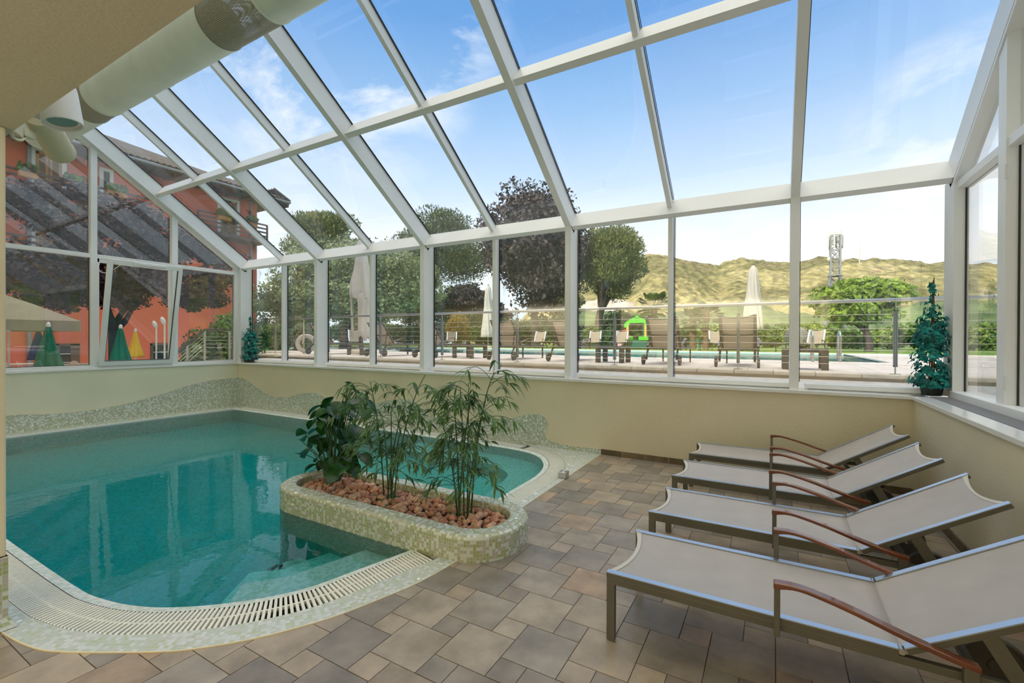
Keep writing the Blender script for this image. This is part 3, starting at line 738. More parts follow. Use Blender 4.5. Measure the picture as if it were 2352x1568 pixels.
for p, c in ((.25, (.28, .24, .20)), (.5, (.35, .285, .215)), (.68, (.40, .33, .25)), (.85, (.30, .265, .225))):
    q = els.new(p); q.color = (*c, 1)
t.links.new(g.outputs['Random Per Island'], r1.inputs[0])
n1 = t.nodes.new('ShaderNodeTexNoise'); n1.inputs['Scale'].default_value = 4.5; n1.inputs['Detail'].default_value = 8; n1.inputs['Roughness'].default_value = .6
cmb2 = t.nodes.new('ShaderNodeVectorMath'); cmb2.operation = 'MULTIPLY_ADD'; cmb2.inputs[1].default_value = (1, 1, 1)
sc = t.nodes.new('ShaderNodeVectorMath'); sc.operation = 'SCALE'; sc.inputs[0].default_value = (7, 3, 9); t.links.new(g.outputs['Random Per Island'], sc.inputs['Scale'])
t.links.new(tcn.outputs['Object'], cmb2.inputs[0]); t.links.new(sc.outputs[0], cmb2.inputs[2]); t.links.new(cmb2.outputs[0], n1.inputs['Vector'])
mr = t.nodes.new('ShaderNodeMapRange'); mr.inputs[1].default_value = .3; mr.inputs[2].default_value = .7; mr.inputs[3].default_value = .70; mr.inputs[4].default_value = 1.30
t.links.new(n1.outputs['Fac'], mr.inputs[0]); hs = t.nodes.new('ShaderNodeHueSaturation'); t.links.new(mr.outputs[0], hs.inputs['Value']); t.links.new(r1.outputs[0], hs.inputs['Color'])
t.links.new(hs.outputs[0], b.inputs['Base Color'])
bp = t.nodes.new('ShaderNodeBump'); bp.inputs['Strength'].default_value = .25; bp.inputs['Distance'].default_value = .01; t.links.new(n1.outputs['Fac'], bp.inputs['Height']); t.links.new(bp.outputs[0], b.inputs['Normal'])
struct(m.build('floor', ft), 'slate coloured floor tiles in large and small squares', 'floor')
grout = mat('grout', (.17, .14, .12), .9)
m = MB(); bd = [(p.x, p.y) for p in BD if p.x > XL]+[(XR, YW), (XR, -4), (XL, -4), (XL, .7)]
P = [Vector((x, y, -.004)) for x, y in bd]; m.add(P, [tuple(range(len(P)))])
struct(m.build('floor_base', grout), 'dark grout between the floor tiles', 'floor')

# ---- mosaic planter standing in the pool edge
PX0, PX1, PY0, PY1 = -3.885, -1.505, 2.385, 3.135
def rrect(x0, x1, y0, y1, r, z, n=10):
    out = []
    for cx, cy, a0 in ((x1-r, y0+r, -90), (x1-r, y1-r, 0), (x0+r, y1-r, 90), (x0+r, y0+r, 180)):
        for k in range(n+1):
            a = R(a0+90*k/n); out.append(Vector((cx+r*math.cos(a), cy+r*math.sin(a), z)))
    res = []
    for i in range(len(out)):
        a, b = out[i], out[(i+1) % len(out)]; k = max(1, int((b-a).length/.06))
        for q in range(k): res.append(a.lerp(b, q/k))
    return res
def ring(i, z): return rrect(PX0+i, PX1-i, PY0+i, PY1-i, max(.355-i, .02), z)
PH = .172
rings = [(0, PD), (0, PH-.024), (.006, PH-.010), (.024, PH), (.125, PH), (.132, PH-.008), (.132, .05)]
m = MB(); v = 0
base = ring(0, 0); cum = [0]
for i in range(len(base)): cum.append(cum[-1]+(base[(i+1) % len(base)]-base[i]).length)
prev = None; vs = 0; allr = []
for (i, z) in rings:
    P = [Vector((p.x, p.y, z)) for p in base]
    c = Vector(((PX0+PX1)/2, (PY0+PY1)/2, z))
    # inset along the outline normal
    Q = []
    for k, p in enumerate(base):
        a = base[k-1]; b = base[(k+1) % len(base)]; tt = (b-a).normalized(); Q.append(Vector((p.x-tt.y*i, p.y+tt.x*i, z)))
    allr.append(Q)
for a in range(len(allr)-1):
    h = (allr[a][0]-allr[a+1][0]).length; n = len(base)
    f = []; uv = []
    for k in range(n):
        j = (k+1) % n; f.append((k, j, n+j, n+k)); uv.append([(cum[k], vs), (cum[k+1], vs), (cum[k+1], vs+h), (cum[k], vs+h)])
    m.add(allr[a]+allr[a+1], f, uv); vs += h
pt = thing('planter', 'long round-ended mosaic planter full of pebbles jutting into the pool', 'planter', ((PX0+PX1)/2, (PY0+PY1)/2, 0))
def under_parent(o, p):
    o.parent = p; o.matrix_parent_inverse = p.matrix_basis.inverted() if p.matrix_basis else Matrix(); return o
def center_parent(o, p):
    o.location = Vector(o.location)-Vector(p.location); o.parent = p; return o
center_parent(m.build('mosaic_trough', M['mosp'], smooth=False), pt)
sp = [(p.x, p.y) for p in rrect(PX0+.12, PX1-.12, PY0+.12, PY1-.12, .24, 0)]
center_parent(MB().prism(sp, .02, .085).build('soil', M['soil']), pt)

# ---- pebbles in the planter (each one a thing)
def rock_mesh(seed, sx, sy, sz):
    import bmesh
    bm = bmesh.new(); bmesh.ops.create_icosphere(bm, subdivisions=3, radius=1)
    r = random.Random(seed); ph = [(Vector((r.uniform(-1, 1), r.uniform(-1, 1), r.uniform(-1, 1))).normalized(), r.uniform(.55, .95)) for _ in range(9)]
    for v in bm.verts:
        d = v.co.normalized(); k = 1.0
        for n, h in ph:
            q = d.dot(n)
            if q > h*.9: k = min(k, h*.98/max(q, .01)*.97+.03)
        k += .03*math.sin(7*d.x+seed)*math.cos(6*d.y)+.02*math.sin(13*d.z+seed*2)
        v.co = Vector((d.x*sx, d.y*sy, d.z*sz))*k
    me = bpy.data.meshes.new('pebble'); bm.to_mesh(me); bm.free(); me.shade_smooth()
    return me
pebm = []
for i in range(8):
    me = rock_mesh(i+3, .034+.006*(i % 3), .027+.004*(i % 4), .022+.003*(i % 3)); pebm.append(me)
    c = [(.50, .24, .15), (.56, .33, .22), (.44, .21, .13), (.60, .38, .27)][i % 4]
    me.materials.append(mat('pebble_%d' % i, c, .8, var=.35, vscale=22, bump=.6, bscale=60, var2=tuple(min(1, x*1.45) for x in c), detail=6))
rr = random.Random(5); placed = []
def ok(x, y, r):
    for a, b, c in placed:
        if (a-x)**2+(b-y)**2 < ((c+r)*.80)**2: return False
    return True
for tries in range(26000):
    if len(placed) >= 285: break
    s = rr.uniform(.62, 1.35) if tries < 9000 else rr.uniform(.55, .9); r = .031*s
    x, y = rr.uniform(PX0+.135+r, PX1-.135-r), rr.uniform(PY0+.135+r, PY1-.135-r)
    cx0, cx1, cy = PX0+.37, PX1-.37, (PY0+PY1)/2
    if x < cx0 and (x-cx0)**2+(y-cy)**2 > (.235-r)**2: continue
    if x > cx1 and (x-cx1)**2+(y-cy)**2 > (.235-r)**2: continue
    if not ok(x, y, r): continue
    placed.append((x, y, r))
    o = bpy.data.objects.new('pebble', pebm[rr.randrange(8)]); COL.objects.link(o)
    o.location = (x, y, .098+.014*s+rr.uniform(-.004, .012)); o.scale = (s, s, s*rr.uniform(.9, 1.15)); o.rotation_euler = (rr.uniform(-.4, .4), rr.uniform(-.4, .4), rr.uniform(0, 6.3))
    tag(o, 'rough reddish brown pebble among those filling the mosaic planter', 'pebble', 'pebbles filling the mosaic planter')

# ---- plants in the planter
def leafset(name, leaves, shape, m, parent, fold=.25, bend=.5):
    """leaves: list of (base, direction, length, width, roll); shape: half width at each station"""
    V = []; F = []; k = len(shape)
    for (p, d, L, wd, rl) in leaves:
        p = Vector(p); d = Vector(d).normalized(); s = d.cross(Vector((0, 0, 1)))
        if s.length < .05: s = Vector((1, 0, 0))
        s.normalize(); s = Matrix.Rotation(rl, 3, d) @ s; n0 = len(V); q = p.copy(); dd = d.copy()
        for i, w in enumerate(shape):
            u = s.cross(dd).normalized()
            V.append(q-s*w*wd+u*w*wd*fold); V.append(q); V.append(q+s*w*wd+u*w*wd*fold)
            dd = (dd+Vector((0, 0, -bend/k))).normalized(); q = q+dd*L/(k-1)
        for i in range(k-1):
            a = n0+i*3; F.append((a, a+1, a+4, a+3)); F.append((a+1, a+2, a+5, a+4))
    return raw(name, np.array([tuple(v) for v in V]), np.array(F), m, parent, smooth=True)
BAM = (.05, .75, 1.0, .85, .5, .03)
def bamboo(loc, stems, tw, label, seed, basal=30):
    r = random.Random(seed); t = thing('bamboo_plant', label, 'plant', loc)
    sm = MB(); L = []
    for (bx, by, tx, ty, h, br) in stems:
        pts = [Vector((bx, by, 0)), Vector((bx+(tx-bx)*.15, by+(ty-by)*.15, h*.3)), Vector((bx+(tx-bx)*.42, by+(ty-by)*.42, h*.62)), Vector((bx+(tx-bx)*.75, by+(ty-by)*.75, h*.87)), Vector((tx, ty, h))]
        sp_ = smoothline(pts, 6); nn = len(sp_)
        sm.tube(sp_, [.0075*(1-.72*i/(nn-1)) for i in range(nn)], 6)
        for k in range(br):
            u = r.uniform(.22, 1.0); i = min(nn-2, int(u*(nn-1))); b = sp_[i]
            az = r.uniform(0, 2*PI); ln = r.uniform(.10, .26)*(1.1-.35*u); up = r.uniform(-.1, .8)
            e = b+Vector((math.cos(az)*ln, math.sin(az)*ln, up*ln)); e2 = e+Vector((math.cos(az)*ln*.45, math.sin(az)*ln*.45, -ln*.15))
            tp = smoothline([b, b.lerp(e, .5)+Vector((0, 0, .02)), e, e2], 3); sm.tube(tp, [.0022]*(len(tp)-1)+[.001], 4, cap=False)
            for q in range(r.randint(5, 9)):
                c = tp[r.randrange(len(tp)//2, len(tp))]; a2 = az+r.uniform(-1.2, 1.2)
                d = Vector((math.cos(a2), math.sin(a2), r.uniform(-1.1, .25)))
                L.append((c, d, r.uniform(.07, .13), r.uniform(.0065, .0105), r.uniform(-.8, .8)))
    for k in range(basal):
        az = r.uniform(0, 2*PI); L.append((Vector((r.uniform(-.05, .05), r.uniform(-.05, .05), .0)), Vector((math.cos(az), math.sin(az), r.uniform(.1, .9))), r.uniform(.09, .17), r.uniform(.008, .013), r.uniform(-.5, .5)))
    sm.build('stem', M['stemg'], t, smooth=True)
    leafset('foliage', L, BAM, M['bamboo'], t, bend=.9)
    return t
bamboo((-2.03, 2.80, .115), [(-.05, .03, -.10, .02, .86, 17), (.02, .04, .02, .05, 1.0, 17), (.05, 0, .31, -.05, 1.10, 15), (.0, -.04, .10, -.02, .93, 17), (-.03, -.02, -.22, .0, .74, 16), (.06, .03, .17, .06, .88, 16), (.03, -.02, -.02, .0, .97, 13)], 0, 'tall bamboo plant with upright dark stems at the right end of the planter', 3, 16)
bamboo((-2.75, 2.76, .115), [(-.05, .0, -.22, .0, .98, 14), (.0, .03, .03, .0, .78, 14), (.04, .02, .44, -.06, 1.06, 13), (.02, -.03, .22, -.04, .82, 14), (-.03, .03, -.12, .04, .70, 13), (.03, 0, .12, .03, .62, 12)], 0, 'bushy bamboo plant with arching twigs in the middle of the planter', 9, 44)
# broad leaved plant
mt = thing('variegated_plant', 'dark broad-leaved plant with cream veined leaves at the left end of the planter', 'plant', (-3.52, 2.83, .10))
sm = MB(); L = []; r = random.Random(4)
def to_local(p, o): return Vector(p)-Vector(o)
tips = [(820, 895), (800, 880), (790, 905), (775, 925), (830, 905), (750, 925), (742, 940), (765, 955), (795, 950), (735, 985), (700, 995), (690, 1010), (705, 1030), (690, 1040), (720, 1010), (745, 1005), (775, 1000), (800, 985), (820, 1010), (815, 1035), (790, 1040), (765, 1050), (745, 1060), (730, 1075), (790, 1070), (812, 1062), (775, 1085), (800, 930), (770, 975), (840, 925), (750, 1030), (760, 1010), (785, 1020), (805, 965), (735, 1045)]
o0 = Vector((-3.52, 2.83, .10))
tips += [(740+60*r.random()*1.0+(40 if k % 3 == 0 else -30*(k % 2)), 905+175*r.random()) for k in range(38)]
for (px, py) in tips:
    tip = at(px, py, Y=2.83+r.uniform(-.16, .16))-o0; az = math.atan2(tip.y, tip.x)+r.uniform(-.9, .9)
    b = Vector((tip.x*.12+r.uniform(-.03, .03), tip.y*.12+r.uniform(-.03, .03), 0))
    st = smoothline([b, b.lerp(tip, .45)+Vector((0, 0, .08)), tip], 5); sm.tube(st, [.004]*(len(st)-1)+[.002], 5, cap=False)
    L.append((tip-Vector((math.cos(az), math.sin(az), -.3))*.03, Vector((math.cos(az), math.sin(az), r.uniform(-.9, .1))), r.uniform(.14, .19), r.uniform(.052, .072), r.uniform(-.6, .6)))
sm.build('stem', M['stemg'], mt, smooth=True)
leafset('foliage', L, (.12, .72, 1.0, .98, .8, .45, .03), M['mons'], mt, fold=.32, bend=.8)

# ---- small things by the pool
def small_caps(px, py, lab):
    p = at(px, py, Z=0); o = MB().lathe([(.0, .004), (.020, .006), (.026, .004), (.027, 0)], 20).build('drain_cover', M['cap'], loc=(p.x, p.y, .003)); tag(o, lab, 'cap'); return o
small_caps(1230.5, 1134.6, 'round white cap in the mosaic, further from the planter'); small_caps(1205.3, 1152.2, 'round white cap in the mosaic, nearer to the planter')
bt = thing('button_box', 'small grey metal box with two push buttons beside the grate', 'control box', (-1.905, 4.43, .003), R(6))
MB().box(-.045, .045, -.055, .055, 0, .062).build('housing', M['steel'], bt, bevel=.008)
for yy in (-.024, .026): MB().lathe([(.019, 0), (.019, .003), (.013, .006), (0.001, .007)], 16, (0, yy, .062)).build('button', M['alu'], bt)
for i, (px, py, z, lab) in enumerate(((465, 1260, -.60, 'round nozzle lid on the pool bottom near the front edge'), (78, 1053, -.60, 'round nozzle lid at the left of the pool bottom'), (230, 1129, -.60, 'round nozzle lid in the dark middle of the pool bottom'), (265, 1013, -.60, 'round nozzle lid by the left pool wall'), (615, 1034, -.60, 'round nozzle lid by the long pool wall'))):
    p = at(px, py, Z=-.62); x, y = min(max(p.x, -9.4), -2.6), min(p.y, 5.1)
    if p.x < -9.5 or p.y > 5.2: 
        d = (p-EYE); k = .9
    o = MB().lathe([(.085, 0), (.085, .012), (.05, .018), (.001, .018)], 20).build('floor_nozzle', M['cap'], loc=(x, y, PD)); tag(o, lab, 'pool nozzle', 'nozzle lids on the pool bottom')

# ---- ventilation duct with perforated sections
DY, DZ, DR = 2.56, 4.64, .243
dt = thing('ventilation_duct', 'big round pale green ventilation duct running under the glass roof', 'duct', (-5, DY, DZ))
def cyl(x0, x1, r, n=64): return [(r, x0+5), (r, x1+5)]
def open_tube(x0, x1, r, t=.004, n=64):
    pr = [(r, x0+5), (r, x1+5), (r-t, x1+5), (r-t, x0+5)]
    return MB().lathe(pr, n, axis='x', closed=True)
perf = bpy.data.materials.new('perforated_sheet'); perf.use_nodes = True
t = perf.node_tree; b = t.nodes['Principled BSDF']; b.inputs['Base Color'].default_value = (.50, .46, .36, 1); b.inputs['Metallic'].default_value = .3; b.inputs['Roughness'].default_value = .5
tcn = t.nodes.new('ShaderNodeTexCoord'); sp3 = t.nodes.new('ShaderNodeSeparateXYZ'); t.links.new(tcn.outputs['Object'], sp3.inputs[0])
at2 = t.nodes.new('ShaderNodeMath'); at2.operation = 'ARCTAN2'; t.links.new(sp3.outputs['Z'], at2.inputs[0]); t.links.new(sp3.outputs['Y'], at2.inputs[1])
ua = t.nodes.new('ShaderNodeMath'); ua.operation = 'MULTIPLY'; ua.inputs[1].default_value = DR/.0125; t.links.new(at2.outputs[0], ua.inputs[0])
ux = t.nodes.new('ShaderNodeMath'); ux.operation = 'MULTIPLY'; ux.inputs[1].default_value = 1/.0125; t.links.new(sp3.outputs['X'], ux.inputs[0])
cm = t.nodes.new('ShaderNodeCombineXYZ'); t.links.new(ua.outputs[0], cm.inputs[0]); t.links.new(ux.outputs[0], cm.inputs[1])
fr2 = t.nodes.new('ShaderNodeVectorMath'); fr2.operation = 'FRACTION'; t.links.new(cm.outputs[0], fr2.inputs[0])
ds = t.nodes.new('ShaderNodeVectorMath'); ds.operation = 'DISTANCE'; ds.inputs[1].default_value = (.5, .5, 0); t.links.new(fr2.outputs[0], ds.inputs[0])
gt = t.nodes.new('ShaderNodeMath'); gt.operation = 'GREATER_THAN'; gt.inputs[1].default_value = .36; t.links.new(ds.outputs['Value'], gt.inputs[0]); t.links.new(gt.outputs[0], b.inputs['Alpha'])
sx_ = [(-10.0, -8.14), (-7.68, -6.30), (-6.30, -4.90), (-4.06, -2.6), (-2.6, 1.4)]
for a, b_ in sx_: open_tube(a, b_-.002, DR).build('sheet_section', M['duct'], dt, smooth=False)
for c in kids(dt):
    c.data.shade_smooth(); es = c.modifiers.new('edge', 'EDGE_SPLIT')
for a, b_ in ((-8.14, -7.68), (-4.90, -4.06)):
    o = MB().lathe([(DR-.003, a+5), (DR-.003, b_+5), (DR-.005, b_+5), (DR-.005, a+5)], 64, axis='x', closed=True).build('perforated_section', perf, dt)
    o.data.shade_smooth(); o.modifiers.new('edge', 'EDGE_SPLIT')
for xq in (-8.14, -7.68, -6.30, -4.90, -4.06, -2.6):
    MB().lathe([(DR, xq+5-.012), (DR+.006, xq+5-.008), (DR+.006, xq+5+.008), (DR, xq+5+.012)], 64, axis='x', closed=True).build('seam_ring', M['duct'], dt)
for xq in (-9.2, -5.6, -2.4, .8):
    MB().tube([(xq+5, 0, DR), (xq+5, 0, under(DY)-DZ+.02)], .006, 6).build('hanger', M['steel'], dt)

# ---- two spotlights fixed to the edge of the slab
sp1 = thing('spotlight', 'white cylindrical spotlight pointing down below the slab edge', 'spotlight', (0, 0, 0))
c = at(139, 256, Y=.98); ax = Vector((.16, .10, -1)).normalized()
def cylinder_along(p, ax, prof, n=36):
    q = ax.to_track_quat('Z', 'Y').to_matrix(); m = MB().lathe(prof, n); m.v = [tuple(Vector(p)+q @ Vector(v)) for v in m.v]; return m
rl = .090
cylinder_along(c, ax, [(rl*.97, -.14), (rl, -.12), (rl, .075), (rl-.010, .075), (rl-.012, .055), (.001, .055)]).build('lamp_body', M['whitep'], sp1).data.shade_smooth()
cylinder_along(c+ax*.05, ax, [(.001, .004), (rl-.025, .004), (rl-.025, .008), (.001, .008)]).build('lens', mat('lamp_glass', (.25, .33, .30), .1), sp1)
MB().tube([c+Vector((-.08, -.06, -.02)), c+Vector((-.14, -.14, .0)), Vector((c.x-.16, .75, c.z+.02))], .032, 14).build('bracket', M['whitep'], sp1, smooth=True)
for ch in kids(sp1):
    if ch.name.startswith('lamp_body') or ch.name.startswith('lens'): ch.modifiers.new('edge', 'EDGE_SPLIT')
sp2 = thing('spotlight', 'beige cylindrical spotlight tilted outwards behind the white one', 'spotlight', (0, 0, 0))
M['beigel'] = mat('beige_lamp', (.66, .60, .40), .5)
p0 = at(86, 262, Y=1.10); p1 = at(137, 345, Y=1.38); ax2 = (p1-p0).normalized(); c2 = p0.lerp(p1, .5); hl = (p1-p0).length/2+.02
cylinder_along(c2, ax2, [(.085, -hl), (.088, -hl+.01), (.092, hl-.05), (.097, hl-.045), (.097, hl), (.089, hl), (.085, hl-.02), (.001, hl-.02)]).build('lamp_body', M['beigel'], sp2).data.shade_smooth()
kids(sp2)[0].modifiers.new('edge', 'EDGE_SPLIT')
e1 = at(72, 312, Y=1.10); e2 = at(45, 300, Y=1.0); e3 = at(28, 290, Y=.80)
MB().bar(e1, e2, .05, .05).bar(e2, Vector((e3.x, .75, e3.z+.05)), .035, .09).build('bracket', M['beigel'], sp2, bevel=.006)
MB().tube(smoothline([at(66, 308, Y=1.08), at(50, 321, Y=1.0), at(34, 318, Y=.92), at(26, 306, Y=.85), at(27, 294, Y=.78)], 6), .009, 8).build('cable', M['beigel'], sp2, smooth=True)

# ================================================================== SUN LOUNGERS
def make_lounger(ang, kind):
    """local x runs from the foot (0) to the head, z up; hinge at 1.10"""
    t = thing('sun_lounger', 'x', 'sun lounger')
    hx, L, W2, z0 = 1.10, .675, .285, .333
    rw = .032 if kind == 'in' else .050
    ca, sa = math.cos(ang), math.sin(ang)
    fmat = M['taupe'] if kind == 'in' else M['taupeo']
    def bp(u, y, n=0): return Vector((hx+u*ca-n*sa, y, z0+u*sa+n*ca))     # a point on the raised back
    for sgn in (-1, 1):
        y0, y1 = sgn*W2, sgn*(W2-rw)
        m = MB().box(0, hx-.004, y0, y1, z0-.026, z0-.003)
        rail = m.build('side_rail', fmat, t, bevel=.002)
        MB().box(.001, hx-.006, y0, y1, z0-.004, z0).build('rail_top', M['alu'], rail)['label'] = 'bright anodised top face'
        MB().box(.0, 1.42, sgn*(W2-.004), sgn*(W2-.030), .276, z0-.027).build('lower_beam', fmat, t, bevel=.002)
        MB().box(0, .040, sgn*(W2-.004), sgn*(W2-.030), .006, .278).box(.003, .037, sgn*(W2-.006), sgn*(W2-.028), 0, .006).build('leg', fmat, t, bevel=.002)
        q = []
        for (u, y, n) in ((.012, y0, -.026), (L, y0, -.026), (L, y1, -.026), (.012, y1, -.026)): q.append(bp(u, y, n))
        top = [bp(.012, y0, -.003), bp(L, y0, -.003), bp(L, y1, -.003), bp(.012, y1, -.003)]
        br = MB().hexa(q, top).build('back_rail', fmat, t, bevel=.002)
        MB().hexa([bp(.012, y0, -.004), bp(L, y0, -.004), bp(L, y1, -.004), bp(.012, y1, -.004)], [bp(.012, y0, 0), bp(L, y0, 0), bp(L, y1, 0), bp(.012, y1, 0)]).build('rail_top', M['alu'], br)['label'] = 'bright anodised top face'
        MB().lathe([(.011, -.016), (.011, .016)], 12, (hx+.003, sgn*(W2-.016), z0-.010), axis='y').build('hinge', M['steel'], t)
        # arm rest: front post, teak arm, rear post
        yo = sgn*(W2+.012); yi = sgn*(W2-.0)
        MB().box(.700, .722, yo-.013, yo+.013, .262, .462).build('arm_post', fmat, t, bevel=.002)
        MB().box(1.262, 1.302, yo-.012, yo+.012, .262, .352).build('arm_post', fmat, t, bevel=.002)
        AP = smoothline([(.698, 0, .478), (.76, 0, .481), (.83, 0, .473), (.96, 0, .441), (1.10, 0, .398), (1.22, 0, .366), (1.305, 0, .350)], 4)
        am = MB()
        n = len(AP); w = [.018+.004*math.sin(i/n*3) for i in range(n)]
        V = []
        for i, p in enumerate(AP):
            th = .020 if 0 < i else .030
            th = .016+.012*math.exp(-((p.x-.70)/.05)**2)+.006*(i/n)**3
            for (dy_, dz_) in ((-w[i], -th), (w[i], -th), (w[i], 0), (-w[i], 0)): V.append((p.x, yo+dy_, p.z+dz_+.004))
        Fq = [(0, 1, 2, 3), tuple(4*(n-1)+k for k in (3, 2, 1, 0))]
        for i in range(n-1):
            for k in range(4): Fq.append((4*i+k, 4*i+4+k, 4*i+4+(k+1) % 4, 4*i+(k+1) % 4))
        am.add(V, Fq); am.build('armrest', M['wood'], t, bevel=.004)
        # wheel bracket and wheel
        wy = sgn*(.245 if kind == 'in' else .315); by = sgn*.262; wx = 1.50; wr = .108 if kind == 'in' else .092
        if kind == 'in':
            MB().bar(bp(.26, by, -.030), (wx+.03, by, wr), .024, .050).build('wheel_bracket', fmat, t, bevel=.003)
        else:
            MB().tube(smoothline([(1.16, by, .295), (1.34, by, .285), (1.44, by, .215), (wx, by, wr)], 4), .019, 8).build('wheel_bracket', fmat, t, smooth=True)
        yy = wy-sgn*.022*(1 if kind == 'in' else 0)
        wh = MB().lathe([(wr-.010, -.019), (wr, -.014), (wr, .014), (wr-.010, .019), (wr-.020, .012), (.024, .012), (.022, .02), (.001, .02)][0:4]+[(wr-.016, .019), (wr-.018, .008), (.03, .008), (.026, .016), (.002, .016)], 32, (wx, yy, wr), axis='y')
        wh = MB().lathe([(.002, -.016), (.026, -.016), (.03, -.008), (wr-.018, -.008), (wr-.014, -.019), (wr-.004, -.019), (wr, -.012), (wr, .012), (wr-.004, .019), (wr-.014, .019), (wr-.018, .008), (.03, .008), (.026, .016), (.002, .016)], 32, (wx, yy, wr), axis='y').build('wheel', M['dwheel'], t)
        MB().lathe([(.010, -.03), (.010, .03)], 12, (wx, (yy+by)/2, wr), axis='y').build('axle', M['steel'], wh)
    for q in (.12, 1.30): MB().box(q, q+.026, -.26, .26, .276, .300).build('cross_bar', fmat, t, bevel=.002)
    # slings with a slight sag and a pale hem
    def sling(name, f, n=20, k=14, u0=0, u1=1, hem=(True, True)):
        V = []; F = []; cols = 15
        for i in range(n+1):
            for j in range(cols+1):
                v = -1+2*j/cols; V.append(f(u0+(u1-u0)*i/n, v))
        nb = len(V)
        for p in list(V): V.append(tuple(Vector(p)+Vector((0, 0, -.004))))
        for i in range(n):
            for j in range(cols):
                a = i*(cols+1)+j; F.append((a, a+1, a+cols+2, a+cols+1)); F.append((nb+a, nb+a+cols+1, nb+a+cols+2, nb+a+1))
        for i in (0, n):
            for j in range(cols):
                a = i*(cols+1)+j; F.append((a, nb+a, nb+a+1, a+1) if i == 0 else (a, a+1, nb+a+1, nb+a))
        m = MB(); m.add(V, F); return m.build(name, M['sling'] if kind == 'in' else M['slingo'], t, smooth=True)
    YI = W2-rw+.002
    def seatf(u, v):
        x0 = .004+.05*(1-v*v)*(1-u)**8
        return (x0+(hx+.004-.004)*u+(0 if u<1 else 0), v*YI, z0-.006-.020*(1-v*v)*(.55+.45*math.sin(PI*min(1, u*1.1))))
    def backf(u, v):
        uu = (L-.004-.05*(1-v*v)*(u**8))*u; k = min(1, u*5); p = bp(uu, v*YI, -.006-.020*(1-v*v)*(.6+.4*math.sin(PI*u))); q = Vector(seatf(1, v)); p = q.lerp(p, k) if u < .2 else p; return tuple(p)
    ss = sling('seat_sling', seatf); bs = sling('back_sling', backf)
    def hem(f, us, parent):
        V = []; F = []; cols = 15
        for u in us:
            for j in range(cols+1): V.append(tuple(Vector(f(u, -1+2*j/cols))+Vector((0, 0, .0022))))
        for j in range(cols): F.append((j, j+1, cols+2+j, cols+1+j))
        nb = len(V); V += [tuple(Vector(p)+Vector((0, 0, -.0020))) for p in V]
        for j in range(cols): F.append((nb+j, nb+cols+1+j, nb+cols+2+j, nb+j+1))
        m = MB(); m.add(V, F); m.build('hem', M['hem'], parent, smooth=True)
    hem(seatf, (0.0, .026), ss); hem(backf, (.958, 1.0), bs)
    # back cross bars seen from behind
    for u in ((.30, .60) if kind == 'in' else (.27, .64)):
        P_ = [bp(u, v*YI, -.020-.022*(1-v*v)) for v in (-1, -.6, -.2, .2, .6, 1)]
        MB().tube(smoothline(P_, 3), .010 if kind == 'in' else .015, 8).build('back_bow', fmat, t, smooth=True)
    # stay from the back to the lower frame
    for sgn in ((-1, 1) if kind == 'out' else ()):
        MB().bar(bp(.36, sgn*(W2-.045), -.03), (1.40 if kind == 'out' else 1.36, sgn*(W2-.045), .288), .014, .02).build('back_stay', fmat, t)
    return t
M['taupeo'] = mat('dark_bronze_metal', (.045, .038, .034), .45, metal=.2)
M['dwheel'] = mat('dark_wheel', (.075, .068, .060), .4)
M['sling'] = mat('taupe_sling', (.44, .408, .39), .62, var=.05, vscale=6, bump=.12, bscale=420)
M['slingo'] = mat('tan_sling', (.60, .52, .42), .7, var=.04, vscale=6, trans=.45)
M['hem'] = mat('sling_hem', (.60, .57, .51), .6)
il = ['grey-beige sling lounger nearest the viewer, cut by the right picture edge', 'grey-beige sling lounger second from the viewer', 'grey-beige sling lounger third from the viewer, in front of the farthest', 'grey-beige sling lounger farthest from the viewer, against the long wall']
lg = make_lounger(R(32.0), 'in')
G1 = 'four indoor sun loungers with their heads to the right wall'
for i, (x, y) in enumerate(((-.692, 2.417), (-.700, 3.308), (-.722, 4.212), (-.720, 5.072))):
    if i == 0: lg.location = (x, y, 0); lg['label'] = il[0]; lg['group'] = G1
    else: copy_tree(lg, label=il[i], loc=(x, y, 0), group=G1)

